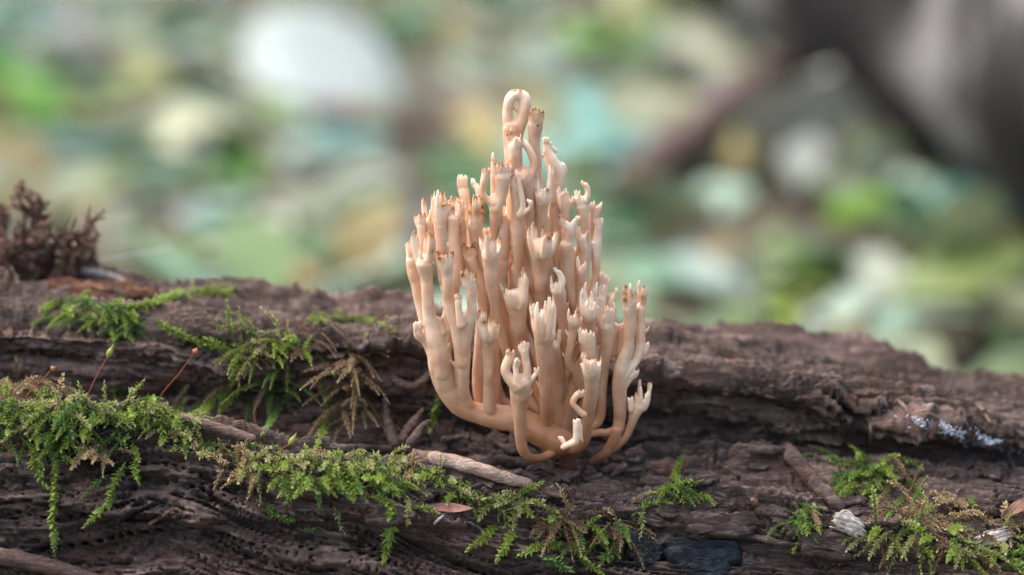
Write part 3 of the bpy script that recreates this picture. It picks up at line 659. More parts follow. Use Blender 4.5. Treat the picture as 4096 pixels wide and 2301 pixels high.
for o, (_, tip3, brown, kind, bi, dd) in zip(tmp, jobs):
    me = bpy.data.meshes.new_from_object(o.evaluated_get(dg))
    n = len(me.vertices); co = np.empty(n*3, np.float32); me.vertices.foreach_get('co', co); co = co.reshape(-1, 3).astype(float)
    z = co[:, 2]
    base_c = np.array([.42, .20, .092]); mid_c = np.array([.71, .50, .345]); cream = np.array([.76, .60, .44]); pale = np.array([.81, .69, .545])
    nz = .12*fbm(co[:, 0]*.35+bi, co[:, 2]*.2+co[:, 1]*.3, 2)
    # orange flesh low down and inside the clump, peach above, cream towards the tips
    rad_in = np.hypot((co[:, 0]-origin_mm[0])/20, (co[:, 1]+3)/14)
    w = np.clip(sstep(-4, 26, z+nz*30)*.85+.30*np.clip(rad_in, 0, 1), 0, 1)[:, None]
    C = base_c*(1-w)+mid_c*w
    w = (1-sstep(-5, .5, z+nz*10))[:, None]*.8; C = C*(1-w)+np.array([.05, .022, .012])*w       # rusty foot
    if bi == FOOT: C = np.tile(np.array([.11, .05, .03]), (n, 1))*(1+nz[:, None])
    if tip3:
        td = np.min(np.linalg.norm(co[:, None]-np.array(tip3)[None], axis=2), axis=1)
        w = (1-sstep(1.0, 6.0, td+nz*6))[:, None]; C = C*(1-w)+cream*w
        w = (1-sstep(.5, 2.4, td))[:, None]*.8; C = C*(1-w)+pale*w
        info = [(t_, b_) for t_, b_, sd_ in tipinfo[owner_of[bi]] if b_ > 0 and random.Random(sd_).random() < .3+.7*b_]
        if info:
            T_ = np.array([t_ for t_, b_ in info]); B_ = np.array([b_ for t_, b_ in info])
            D_ = np.linalg.norm(co[:, None]-T_[None], axis=2); kk = D_.argmin(1); tb = D_[np.arange(n), kk]; bb_ = B_[kk]
            w = ((1-sstep(.25, 1.1+.7*bb_, tb))*(.45+.5*bb_))[:, None]; C = C*(1-w)+np.array([.48, .24, .07])*w
            w = ((1-sstep(.2, .6, tb))*(.6+.35*bb_))[:, None]; C = C*(1-w)+np.array([.10, .04, .018])*w
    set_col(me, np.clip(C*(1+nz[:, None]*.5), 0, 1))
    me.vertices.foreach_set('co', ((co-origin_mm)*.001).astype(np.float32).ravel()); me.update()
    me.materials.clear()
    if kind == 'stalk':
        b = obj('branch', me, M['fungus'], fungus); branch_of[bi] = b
    else:
        obj('tip', me, M['fungus'], branch_of[owner_of[bi]])
for o in tmp:
    m = o.data; bpy.data.objects.remove(o); bpy.data.meshes.remove(m)
# ------------------------------------------------------------------ moss
GREEN = dict(a=(.10, .18, .015), b=(.31, .43, .05), tip=(.54, .62, .16))
DEEP = dict(a=(.05, .13, .02), b=(.14, .28, .045), tip=(.29, .43, .10))
YELLOW = dict(a=(.22, .24, .07), b=(.46, .48, .16), tip=(.66, .64, .34))
TAN = dict(a=(.26, .17, .07), b=(.52, .38, .19), tip=(.70, .57, .34))
BROWN = dict(a=(.07, .04, .022), b=(.17, .10, .05), tip=(.30, .20, .10))
RUST = dict(a=(.06, .028, .022), b=(.15, .065, .045), tip=(.27, .12, .08))
def lerp(a, b, t): return np.asarray(a)*(1-t)+np.asarray(b)*t
def shoot(C, leaf=.0016, gap=.00022, spread=.8, pal=GREEN, seed=0, stem_r=.00016, taper=.45, curl=.25):
    """one moss shoot along the points C: (stem mesh data), (leaf mesh data), colours"""
    rg = np.random.default_rng(seed)
    C = np.asarray(C, float); L = np.sum(np.linalg.norm(np.diff(C, axis=0), axis=1))
    n = max(6, int(L/.0006)); C = catmull(C, n)
    T, N, B = frames(C)
    K = max(10, int(L/gap)); s = np.linspace(.02, 1.0, K); f = s*(n-1); i0 = np.clip(f.astype(int), 0, n-2); w = (f-i0)[:, None]
    c = C[i0]*(1-w)+C[i0+1]*w; t = T[i0]; nn = N[i0]; b = B[i0]
    phi = np.arange(K)*2.39996+rg.normal(0, .25, K)
    out = np.cos(phi)[:, None]*nn+np.sin(phi)[:, None]*b
    op = spread*(1-.55*sstep(.8, 1.0, s))*rg.uniform(.75, 1.25, K)
    d = t*.72+out*op[:, None]; d /= np.linalg.norm(d, axis=1)[:, None]
    side = np.cross(d, out); side /= np.linalg.norm(side, axis=1)[:, None]+1e-9
    upv = np.cross(side, d)
    ll = leaf*(1-taper*sstep(.6, 1.0, s))*(.55+.45*sstep(0, .12, s))*rg.uniform(.72, 1.2, K); wd = ll*rg.uniform(.2, .3, K)
    ll = ll[:, None]; wd = wd[:, None]; cu = (curl*rg.uniform(.3, 1.4, K))[:, None]
    v0 = c; v1 = c+d*ll*.42+side*wd-upv*ll*.02; v2 = c+d*ll*.42-upv*wd*.45; v3 = c+d*ll*.42-side*wd-upv*ll*.02
    v4 = c+d*ll+upv*ll*cu*.6*np.sign(rg.uniform(-.3, 1, K))[:, None]
    V = np.stack([v0, v1, v2, v3, v4], 1).reshape(-1, 3); o = (np.arange(K)*5)[:, None]
    F3 = np.stack([o+np.array([0, 2, 1]), o+np.array([0, 3, 2]), o+np.array([1, 2, 4]), o+np.array([2, 3, 4])], 1).reshape(-1, 3)
    u = np.clip(s*.55+rg.uniform(-.1, .45, K), 0, 1)
    col = lerp(pal['a'], pal['b'], u[:, None]); tipw = (sstep(.75, 1.0, s)*.8)[:, None]; col = col*(1-tipw)+np.array(pal['tip'])*tipw
    col = col*rg.uniform(.8, 1.2, (K, 1))
    cc = np.repeat(col[:, None], 5, 1); cc[:, 4] = cc[:, 4]*.55+np.array(pal['tip'])*.45
    st = tube(C, stem_r*np.linspace(1.1, .6, n), 5)
    sc = np.tile(lerp(pal['a'], TAN['a'], .35), (len(st[0]), 1))
    return st, (V, None, F3), cc.reshape(-1, 3), sc
def shoot_thing(C, label, group, name='moss_shoot', cat='moss', mat='moss', **kw):
    C = np.asarray(C); o = thing(name, label, cat, C[0], group)
    st, lf, cc, sc = shoot(C-C[0], **kw)
    m1 = mesh_np('stem', *st); set_col(m1, sc); obj('stem', m1, M[mat], o)
    m2 = mesh_np('leaves', lf[0], None, lf[2], smooth=False); set_col(m2, np.clip(cc, 0, 1)); obj('leaves', m2, M[mat], o, 'stuff')
    return o
def wiggle(C, amp, seed):
    rg = random.Random(seed); n = len(C); s = np.linspace(0, 3, n); C = np.array(C)
    for q in range(3): C[:, q] += amp*fbm(s+rg.uniform(0, 90), s*0+q*5, 2)
    return C

# shoots traced one by one: (photo path, leaf mm, palette, label)
SH = [
 ([(225, 1780), (222, 1900), (215, 2000), (212, 2100), (222, 2245)], 1.5, GREEN, 'long green moss shoot hanging straight down the left end of the log front'),
 ([(120, 1770), (150, 1880), (190, 1950)], 1.7, GREEN, 'bushy moss shoot meeting the long hanging shoot at the left'),
 ([(500, 1850), (450, 1950), (425, 2020), (335, 2110)], 1.5, GREEN, 'green moss shoot whose thin bare end curves away down the bark'),
 ([(430, 1900), (370, 1945), (322, 1995)], 1.2, DEEP, 'short dark green moss side shoot beside the curving thin shoot'),
 ([(545, 1800), (540, 1870), (555, 1940)], 1.4, GREEN, 'drooping moss shoot above the small brown moss scrap'),
 ([(655, 1640), (645, 1700), (650, 1770)], 1.5, GREEN, 'short moss shoot drooping beside the brown twig on the left'),
 ([(700, 1660), (760, 1740), (800, 1800)], 1.4, YELLOW, 'pale moss shoot arching below the brown twig on the left'),
 ([(1035, 1870), (1035, 1950), (1042, 2025)], .9, YELLOW, 'thin pale moss shoot hanging alone below the tan dead moss'),
 ([(1180, 1900), (1165, 1970), (1145, 2010)], 1.3, GREEN, 'moss shoot at the left side of the thick hanging cushion'),
 ([(1240, 1900), (1270, 1960), (1280, 2020)], 1.4, DEEP, 'dark moss shoot in the middle of the thick hanging cushion'),
 ([(1370, 1850), (1390, 1930), (1410, 1990)], 1.5, GREEN, 'moss shoot drooping at the right side of the thick cushion'),
 ([(1480, 1870), (1540, 1930), (1600, 1990)], 1.6, GREEN, 'dense moss shoot just above the big feathery hanging shoot'),
 ([(1545, 1985), (1562, 2060), (1556, 2140), (1535, 2245)], 2.1, GREEN, 'big feathery bright green moss shoot hanging lowest over the bark'),
 ([(1640, 1990), (1630, 2040), (1632, 2100)], 1.0, YELLOW, 'small yellowish moss shoot below the reddish leaf scrap'),
 ([(1640, 2030), (1690, 2030), (1745, 2050)], 1.3, GREEN, 'moss shoot lying against the left tip of the reddish leaf scrap'),
 ([(1075, 2010), (1095, 2060), (1180, 2085)], 1.3, DEEP, 'small dark moss shoot creeping on bare wood below the cushion'),
 ([(1340, 2030), (1358, 2085), (1372, 2130)], 1.2, YELLOW, 'short moss shoot with a brown lower end on bare wood'),
 ([(1215, 2120), (1265, 2115), (1310, 2125)], 1.1, DEEP, 'tiny flat dark green moss sprig low on bare wood'),
 ([(1990, 2105), (1935, 2150), (1870, 2200)], 1.6, GREEN, 'bright moss shoot reaching down left over the bark under the fungus'),
 ([(2055, 2125), (2020, 2185), (1985, 2245)], 1.6, GREEN, 'bright moss shoot with a white tipped end under the fungus'),
 ([(2165, 2070), (2270, 2150), (2330, 2220), (2420, 2310)], 1.6, GREEN, 'long moss shoot running down right across the bark under the fungus'),
 ([(2250, 2180), (2150, 2190), (2075, 2222)], 1.6, GREEN, 'feathery moss shoot pointing left from the long diagonal shoot'),
 ([(2270, 2160), (2330, 2110), (2395, 2065)], 1.6, GREEN, 'moss shoot reaching up right from the long diagonal shoot'),
 ([(2480, 2190), (2430, 2225), (2400, 2260)], 1.8, DEEP, 'broad dark green moss shoot beside the charred black wood'),
 ([(2150, 2230), (2230, 2250), (2290, 2290)], 1.8, DEEP, 'dark moss shoot lying low under the diagonal shoot'),
 ([(2420, 2120), (2450, 2170), (2470, 2230)], 1.7, DEEP, 'dark drooping moss shoot above the charred black wood'),
 ([(2560, 2040), (2570, 2090), (2560, 2150)], 1.3, YELLOW, 'small pale moss shoot hanging right of the moss under the fungus'),
 ([(1850, 1970), (1950, 1995), (2040, 1985)], 1.6, YELLOW, 'yellow green moss shoot along the rim left of the bare hollow'),
 ([(2030, 2040), (2100, 2015), (2175, 2005)], 1.5, YELLOW, 'yellow green moss shoot tip pointing right at the rim hollow'),
 ([(2000, 2030), (2030, 2080), (2010, 2110)], 1.4, GREEN, 'moss shoot tucked under the yellow green rim moss'),
 ([(2810, 1925), (2700, 1945), (2590, 1975)], 1.4, GREEN, 'soft green moss shoot stretching left right beside the fungus foot'),
 ([(2725, 1825), (2705, 1890), (2715, 1990)], 1.3, GREEN, 'upright soft green moss shoot right beside the fungus foot'),
 ([(2530, 2060), (2610, 2010), (2690, 2015)], 1.2, GREEN, 'pale moss shoot on crumbled wood right below the fungus'),
 ([(3430, 1820), (3440, 1890), (3470, 1960)], 1.5, DEEP, 'dark moss shoot beside the leaning brown stick on the right'),
 ([(3330, 1930), (3400, 1900), (3480, 1900)], 1.5, DEEP, 'dark moss shoot lying behind the leaning brown stick'),
 ([(3570, 1820), (3650, 1850), (3690, 1880)], 1.4, GREEN, 'soft moss shoot against the dark face of the back ridge on the right'),
 ([(3230, 2060), (3180, 2090), (3130, 2095)], 1.4, DEEP, 'moss shoot under the short pale twig on the right'),
 ([(3250, 2110), (3210, 2150), (3170, 2205)], 1.3, GREEN, 'thin moss shoot dropping left of the white wood chip'),
 ([(3520, 2130), (3440, 2210), (3360, 2255)], .9, YELLOW, 'thin pale moss shoot trailing down left on the right side'),
 ([(3600, 2130), (3585, 2210), (3545, 2300)], 1.1, YELLOW, 'pale moss shoot hanging next to the tallest right hand shoot'),
 ([(3655, 2080), (3690, 2150), (3680, 2230), (3690, 2310)], 1.4, GREEN, 'tallest green moss shoot on the right with a pointed top'),
 ([(3560, 2150), (3640, 2120), (3700, 2110)], 1.4, GREEN, 'moss shoot lying across the foot of the tallest right hand shoot'),
 ([(3830, 2150), (3900, 2175), (3990, 2185)], 1.3, GREEN, 'moss shoot lying along the grain near the pale sliver at right'),
 ([(3870, 1990), (3910, 2040), (3935, 2110)], 1.0, GREEN, 'thin curved green moss strand among tan dead moss at right'),
 ([(3660, 1980), (3590, 2010), (3545, 2080)], 1.0, GREEN, 'thin arching green moss strand among tan dead moss'),
 ([(3970, 2240), (4030, 2210), (4110, 2220)], 1.6, GREEN, 'moss shoot near the right hand end of the log front'),
 ([(3990, 2270), (4050, 2265), (4120, 2290)], 1.6, DEEP, 'dark moss shoot lowest at the right hand end of the log front'),
 ([(600, 1270), (700, 1320), (800, 1370), (900, 1400), (985, 1450)], 1.5, GREEN, 'long pale moss strand draped across the back ridge on the left'),
 ([(480, 1225), (600, 1215), (720, 1175), (840, 1165), (930, 1160)], 1.6, GREEN, 'moss strand running along the top of the back ridge'),
 ([(1280, 1530), (1310, 1620), (1290, 1720), (1250, 1830)], 1.4, GREEN, 'soft moss strand hanging in the dark hollow left of the fungus'),
 ([(1200, 1530), (1120, 1620), (1050, 1740)], 1.2, DEEP, 'dark moss strand hanging diagonally in the dark hollow'),
 ([(960, 1490), (900, 1560), (820, 1640), (740, 1660)], 1.4, GREEN, 'pale moss strand curving from the back ridge to the front cushion'),
 ([(1770, 1560), (1745, 1630), (1720, 1720)], 1.6, GREEN, 'soft green moss shoot right behind the left curve of the fungus'),
 ([(1320, 1280), (1450, 1270), (1560, 1310)], 1.0, GREEN, 'thin moss strand on the back ridge close to the fungus'),
]
for k, (path, leaf, pal, lab) in enumerate(SH):
    C = on_log(path, .0016, 1)
    if C is None: continue
    shoot_thing(wiggle(C, .0006, k), lab, None, leaf=leaf*.95e-3, pal=pal, seed=k, gap=.00018 if leaf > 1.2 else .00022, spread=.85)

# crowded shoots of the cushions: (photo polygon band, count, palette weights, length mm, label)
def band(poly, w, n, seed):
    rg = random.Random(seed); poly = np.array(poly, float); out = []
    seg = np.linalg.norm(np.diff(poly, axis=0), axis=1); cum = np.concatenate([[0], np.cumsum(seg)])
    while len(out) < n:
        s = rg.uniform(0, cum[-1]); k = min(len(seg)-1, int(np.searchsorted(cum, s)-1)); k = max(k, 0); f = (s-cum[k])/seg[k]
        p = poly[k]*(1-f)+poly[k+1]*f; out.append((p[0]+rg.gauss(0, w*.35), p[1]+rg.gauss(0, w*.5)))
    return out
CUSH = [
 ([(-20, 1640), (150, 1650), (330, 1650), (560, 1640), (700, 1670), (800, 1700)], 75, 100, [GREEN, GREEN, YELLOW, DEEP], (3.5, 7.5), 1.4, 'front left cushion'),
 ([(-20, 1740), (200, 1730), (420, 1740), (600, 1750)], 55, 45, [GREEN, DEEP], (4, 8), 1.4, 'lower front left cushion'),
 ([(640, 1740), (850, 1800), (1050, 1850), (1250, 1860), (1450, 1850), (1650, 1890)], 26, 125, [GREEN, YELLOW, YELLOW, TAN], (2.5, 5.5), 1.4, 'front rim cushion'),
 ([(1160, 1910), (1300, 1930), (1450, 1930), (1600, 1960)], 38, 55, [GREEN, GREEN, DEEP], (3.5, 7), 1.5, 'cushion below the front rim'),
 ([(1640, 1900), (1780, 1950), (1900, 1985), (2050, 2010), (2150, 2030)], 24, 36, [GREEN, YELLOW], (3, 6.5), 1.5, 'rim under the fungus'),
 ([(2150, 2110), (2300, 2130), (2450, 2130), (2520, 2100)], 55, 28, [GREEN, DEEP, BROWN], (4, 8), 1.5, 'mat under the fungus'),
 ([(220, 1240), (330, 1250), (430, 1270), (560, 1290)], 50, 60, [GREEN, DEEP], (4, 7), 1.3, 'cushion on the back ridge at left'),
 ([(900, 1420), (1050, 1410), (1180, 1400), (1260, 1370)], 60, 50, [GREEN, BROWN, YELLOW], (5, 9), 1.2, 'cushion on the back ridge middle'),
 ([(860, 1560), (1000, 1560), (1150, 1500)], 60, 24, [DEEP, GREEN, BROWN], (6, 12), 1.2, 'hollow moss'),
 ([(3330, 1900), (3450, 1890), (3600, 1900)], 55, 45, [DEEP, GREEN], (5, 9), 1.4, 'right hollow moss'),
 ([(3500, 2130), (3700, 2140), (3900, 2190), (4096, 2230)], 50, 60, [GREEN, YELLOW, BROWN], (5, 10), 1.4, 'front right mat'),
 ([(3560, 2020), (3750, 2050), (3900, 2080), (4080, 2090)], 60, 90, [TAN, BROWN, TAN], (4, 9), 1.3, 'tan mat on the right'),
 ([(-20, 1560), (80, 1560), (180, 1560), (230, 1600)], 45, 80, [TAN, TAN, BROWN], (5, 10), 1.3, 'tan mat on the far left'),
 ([(300, 1830), (380, 1820), (430, 1800)], 25, 16, [TAN], (4, 8), 1.3, 'tan tuft'),
 ([(900, 1880), (1000, 1890), (1060, 1880)], 14, 18, [TAN, YELLOW], (4, 7), 1.4, 'tan tuft 2'),
 ([(1380, 1420), (1420, 1460), (1410, 1560), (1390, 1640)], 35, 40, [BROWN, TAN], (7, 14), 1.2, 'brown hanging'),
 ([(2150, 2060), (2260, 2080), (2290, 2100)], 20, 14, [BROWN, TAN], (5, 9), 1.3, 'brown tuft'),
 ([(2440, 2080), (2500, 2110), (2520, 2160)], 24, 16, [TAN, BROWN], (5, 9), 1.3, 'brown tuft 2'),
 ([(3130, 2080), (3200, 2060), (3280, 2080)], 28, 22, [DEEP, GREEN], (4, 7), 1.2, 'right small'),
 ([(2640, 1960), (2720, 1960), (2800, 1960)], 25, 20, [DEEP, GREEN], (4, 7), 1.2, 'right foot small'),
]
CUSH += [([(-20, 1640), (150, 1655), (330, 1660), (560, 1655), (700, 1680), (850, 1790), (1050, 1850), (1250, 1865), (1450, 1860), (1650, 1900), (1850, 1970), (2050, 2010)], 34, 420, [GREEN, YELLOW, GREEN, DEEP], (1.2, 3.0), 1.0, 'short mat on the rim'),
         ([(480, 1235), (620, 1215), (760, 1180), (930, 1165)], 24, 70, [GREEN, YELLOW], (1.5, 3.5), 1.1, 'ridge strip'), ([(900, 1400), (1050, 1395), (1200, 1385)], 30, 80, [GREEN, YELLOW, DEEP], (1.5, 3.5), 1.1, 'ledge strip'), ([(1250, 1270), (1400, 1265), (1580, 1320)], 22, 40, [GREEN, YELLOW], (1.5, 3), 1.0, 'ridge strip 2')]
mats = {'g': [], 'd': []}
for ci_, (poly, w, n, pals, (l0, l1), leaf, lab) in enumerate(CUSH):
    rg = random.Random(500+ci_)
    for k, (px, py) in enumerate(band(poly, w, n, 900+ci_)):
        p, nn = surf(px, py)
        if p is None or p[1] > .07: continue
        a = rg.uniform(0, 2*math.pi); tan = np.array([math.cos(a), math.sin(a), 0]); tan -= nn*np.dot(tan, nn); tan /= np.linalg.norm(tan)+1e-9
        L = rg.uniform(l0, l1)*1e-3; dn = np.array([0, -.35, -.75])
        pal = rg.choice(pals)
        C = [p]; q = p+nn*.0004; v = nn*rg.uniform(.35, .9)+tan*.8+np.array([0, -.25, .05])
        for s in range(5):
            v = v/np.linalg.norm(v); q = q+v*L/5; C.append(q.copy()); v = v+dn*rg.uniform(.1, .3)
            hp, hn = drop(q[0], q[1])
            if hp is not None and hp[2]-.002 < q[2] < hp[2]+.0006: q = q*1.0; q[2] = hp[2]+.0008
        mats['d' if pal in (TAN, BROWN) else 'g'].append((np.array(C), leaf*1e-3*rg.uniform(.8, 1.15), pal, ci_*1000+k))
for key, nm, lab, cat in (('g', 'moss_carpet', 'low green moss carpet spread over the ledges of the rotting log', 'moss'),
                          ('d', 'dead_moss_mat', 'matted tan and brown dead moss on the ledges of the log', 'moss')):
    acc, cols = [], []
    for C, leaf, pal, sd_ in mats[key]:
        st, lf, cc, sc = shoot(C, leaf*.78, .00018, .72, pal, sd_)
        acc += [st, lf]; cols += [sc, cc]
    V, f4, f3 = merge(acc); me = mesh_np(nm, V, f4, f3, smooth=False); set_col(me, np.clip(np.vstack(cols), 0, 1))
    o = obj(nm, me, M['moss' if key == 'g' else 'dead_moss'], None, 'stuff'); tag(o, lab, cat)

# rusty dried tuft standing on the far left of the back ridge
tuft = thing('dried_moss_tuft', 'rusty brown dried moss tuft standing on the back ridge at the left', 'moss', P(170, 1150, .045))
RT = [[(160, 1160), (150, 1000), (110, 850), (80, 730)], [(180, 1150), (190, 980), (150, 860), (105, 740)], [(220, 1150), (260, 1020), (340, 930), (375, 860)], [(230, 1160), (290, 1050), (350, 960), (360, 880)],
      [(60, 1150), (20, 980), (5, 850), (-20, 780)], [(120, 1160), (60, 1050), (40, 950)], [(200, 1160), (210, 1050), (240, 960), (300, 900)], [(260, 1170), (320, 1090), (370, 1030)],
      [(150, 1160), (120, 1050), (150, 950), (200, 900)], [(90, 1160), (100, 1040), (60, 900)], [(280, 1160), (330, 1060), (330, 960)], [(40, 1170), (-20, 1080), (-40, 980)]]
for k, path in enumerate(RT):
    pts = np.array([P(x, y, .045+.006*math.sin(k*2.1)) for x, y in path])
    for q in range(3):
        C = wiggle(catmull(pts, 14), .005, k*7+q)-P(170, 1150, .045)
        st, lf, cc, sc = shoot(C, .0022, .0003, .7, RUST if (k+q) % 4 else BROWN, 7000+k*5+q, .00035)
        V, f4, f3 = merge([st, lf]); me = mesh_np('strand', V, f4, f3, smooth=False); set_col(me, np.clip(np.vstack([sc, cc]), 0, 1)); obj('strand', me, M['dead_moss'], tuft)
hang = thing('hanging_dead_moss', 'pinkish brown dead moss strands hanging at the left end of the back ridge', 'moss', P(20, 1150, .03))
for k in range(9):
    x = -40+k*11; pts = np.array([P(x+R.uniform(-12, 12), 1080+R.uniform(-30, 40), .03), P(x+R.uniform(-20, 20), 1200, .028), P(x+R.uniform(-20, 25), 1310, .026), P(x-10+R.uniform(-20, 30), 1420+R.uniform(-40, 40), .024)])
    st, lf, cc, sc = shoot(wiggle(catmull(pts, 14), .002, 300+k)-P(20, 1150, .03), .0016, .0004, .5, dict(a=(.12, .07, .06), b=(.24, .15, .13), tip=(.32, .22, .18)), 8000+k, .0003)
    V, f4, f3 = merge([st, lf]); me = mesh_np('strand', V, f4, f3, smooth=False); set_col(me, np.clip(np.vstack([sc, cc]), 0, 1)); obj('strand', me, M['dead_moss'], hang)

# spore capsules on wiry stalks
def sporophyte(path, Y, cap, label, mat='capsule'):
    pts = np.array([P(x, y, Y) for x, y in path]); o = thing('moss_sporophyte', label, 'moss', pts[0]); C = catmull(pts-pts[0], 24)
    obj('stalk', mesh_np('stalk', *tube(C, np.linspace(.00011, .00009, 24), 6)), M['seta'], o)
    c = np.array([P(x, y, Y) for x, y in cap])-pts[0]; C = catmull(c, 12)
    s = np.linspace(0, 1, 12); rad = np.interp(s, [0, .15, .4, .55, .7, 1], [.00018, .0005, .00062, .0005, .00028, .00006])
    obj('capsule', mesh_np('capsule', *tube(C, rad, 10)), M[mat], o)
sporophyte([(345, 1610), (360, 1560), (400, 1480), (430, 1430)], -.010, [(430, 1430), (442, 1405), (455, 1378)], 'upright green moss capsule on a dark stalk above the left moss cushion')
sporophyte([(1015, 1850), (1030, 1815), (1050, 1815), (1066, 1826), (1085, 1810), (1115, 1808), (1130, 1795), (1155, 1780)], -.011, [(1155, 1780), (1172, 1758), (1186, 1732)], 'green moss capsule on a wavy red stalk above the front rim moss')
sporophyte([(620, 1620), (660, 1560), (720, 1490), (775, 1415)], .004, [(775, 1415), (783, 1403), (790, 1392)], 'blurred orange moss capsule on a leaning stalk behind the left cushion', 'capsule_tan')
sporophyte([(90, 1640), (110, 1580), (160, 1530), (205, 1480)], -.009, [(205, 1480), (214, 1474), (222, 1468)], 'tiny tan moss capsule on a bent stalk in the tan dead moss', 'capsule_tan')

# ------------------------------------------------------------------ twigs, chips and scraps
def stick(name, label, cat, path, rads, mat, Y=None, off=.0008, k=12, rough=.35, group=None):
    if Y is None:
        C = on_log(path, off, 2)
    else:
        ys = Y if isinstance(Y, (list, tuple)) else [Y]*len(path)
        C = catmull(np.array([P(x, y, yy) for (x, y), yy in zip(path, ys)]), 40)
    n = len(C); C = catmull(C, max(30, n)); n = len(C)
    rad = np.interp(np.linspace(0, 1, n), np.linspace(0, 1, len(rads)), rads)*MMPX*1e-3
    o = obj(name, mesh_np(name, *tube(C-C[0], rad, k, rough)), M[mat]); o.location = C[0]
    return tag(o, label, cat, group)
C0 = on_log([(1690, 1822), (1800, 1845), (1900, 1870), (2000, 1905), (2110, 1935)], .0016, 3); C0 = catmull(C0, 40)
pt = thing('peeled_twig', 'pale peeled twig with a forked end lying left of the fungus foot', 'twig', C0[20])
def ptw(name, C, rads, mat):
    C = catmull(np.array(C)-C0[20], 40); rad = np.interp(np.linspace(0, 1, 40), np.linspace(0, 1, len(rads)), rads)*MMPX*1e-3
    obj(name, mesh_np(name, *tube(C, rad, 12, .25)), M[mat], pt)
ptw('shaft', C0, [20, 25, 30, 27, 22], 'pale_twig')
e0 = C0[1]; ptw('prong', [C0[3], P(1668, 1808, e0[1]), P(1640, 1800, e0[1]-.0005)], [17, 12, 6], 'pale_twig')
ptw('prong', [C0[3], P(1685, 1845, e0[1]-.0005), P(1648, 1853, e0[1]-.0015)], [17, 12, 7], 'pale_twig')
e1 = C0[-1]; ptw('tip', [C0[-2], e1+np.array([.0008, -.0003, -.0004]), e1+np.array([.002, -.0008, -.0014])], [19, 16, 7], 'leaf_scrap')
stick('brown_twig', 'smooth brown twig with a cut end leaning out of the left moss', 'twig', [(728, 1668), (800, 1685), (900, 1720), (1010, 1755)], [15, 17, 20, 17], 'twig', None, .003, rough=.15)
stick('leaning_stick', 'rough brown stick leaning on the debris right of the fungus', 'stick', [(3140, 1785), (3200, 1860), (3280, 1950), (3355, 2030)], [22, 34, 33, 28], 'chip', None, .0034, rough=.8)
stick('short_twig', 'short thin pale twig standing beside the leaning stick', 'twig', [(3235, 1972), (3255, 2020), (3262, 2060), (3278, 2105)], [12, 9, 10, 13], 'twig', None, .002, rough=.3)
stick('dark_root', 'dark reddish root lying across the lower left end of the log front', 'root', [(-150, 2190), (0, 2225), (180, 2262), (400, 2330)], [38, 36, 34, 30], 'root', None, .002, rough=.2)
stick('upright_splinter', 'grey upright splinter in the hollow left of the fungus', 'splinter', [(1580, 1775), (1555, 1700), (1540, 1600)], [24, 20, 10], 'chip', [.003, .006, .009], rough=.4)
stick('reddish_stub', 'reddish brown stub leaning beside the grey upright splinter', 'splinter', [(1600, 1770), (1640, 1710), (1690, 1640)], [22, 22, 8], 'root', [.004, .006, .009], rough=.7)
stick('curled_bud', 'curled reddish brown bud scale right of the upright splinter', 'bud scale', [(1625, 1800), (1660, 1750), (1690, 1705), (1715, 1688), (1725, 1705)], [16, 22, 18, 12, 8], 'root', [-.002, -.002, -.001, 0, 0], rough=.3)
stick('curled_bark', 'tan curled bark strip against the back ridge left of the fungus', 'bark', [(1570, 1510), (1600, 1530), (1650, 1545), (1700, 1515), (1730, 1480)], [14, 18, 14, 16, 12], 'twig', .012, rough=.3)
stick('brown_curl', 'small arched tan curl under the brown hanging moss', 'bark', [(1370, 1625), (1410, 1600), (1450, 1605), (1465, 1625)], [10, 13, 12, 8], 'twig', .008, rough=.3)
stick('log_stick', 'long dark stick lying in the hollow under the fungus', 'stick', [(1330, 1790), (1500, 1800), (1660, 1800), (1720, 1810)], [16, 20, 22, 18], 'chip', None, .001, rough=.3)
stick('floor_stick', 'dark brown stick lying in the hollow right under the fungus', 'stick', [(1880, 1840), (2050, 1850), (2230, 1870), (2330, 1900)], [20, 24, 24, 14], 'chip', None, .001, rough=.5)
stick('embedded_stick', 'brown stick end lying at the foot of the right back ridge', 'stick', [(3005, 1800), (3150, 1805), (3350, 1815)], [18, 22, 18], 'chip', None, .001, rough=.4)
stick('long_splinter', 'long pale edged splinter lying on the front wood right of the charred piece', 'splinter', [(2860, 2112), (2960, 2135), (3070, 2160), (3175, 2180)], [8, 15, 15, 9], 'chip', None, .0012, rough=.5)
for k, (path, w) in enumerate([([(3590, 1600), (3620, 1630), (3640, 1660)], 8), ([(3710, 1655), (3745, 1675), (3735, 1720), (3722, 1750)], 12), ([(3905, 1615), (3935, 1650), (3960, 1690)], 10), ([(3480, 1700), (3485, 1740), (3482, 1780)], 8), ([(3860, 1680), (3875, 1720), (3868, 1760)], 8), ([(4020, 1790), (4040, 1830), (4060, 1880)], 7)]):
    stick('wood_sliver', ['short pale sliver standing on the right back ridge', 'hooked pale sliver beside the white mould patch', 'slanting sliver behind the white mould patch', 'upright sliver on the face of the right back ridge', 'orange brown sliver in the white mould patch', 'thin sliver hanging below the white mould patch'][k], 'sliver', path, [w*.6, w, w, w*.6], 'twig', None, .002, rough=.3)

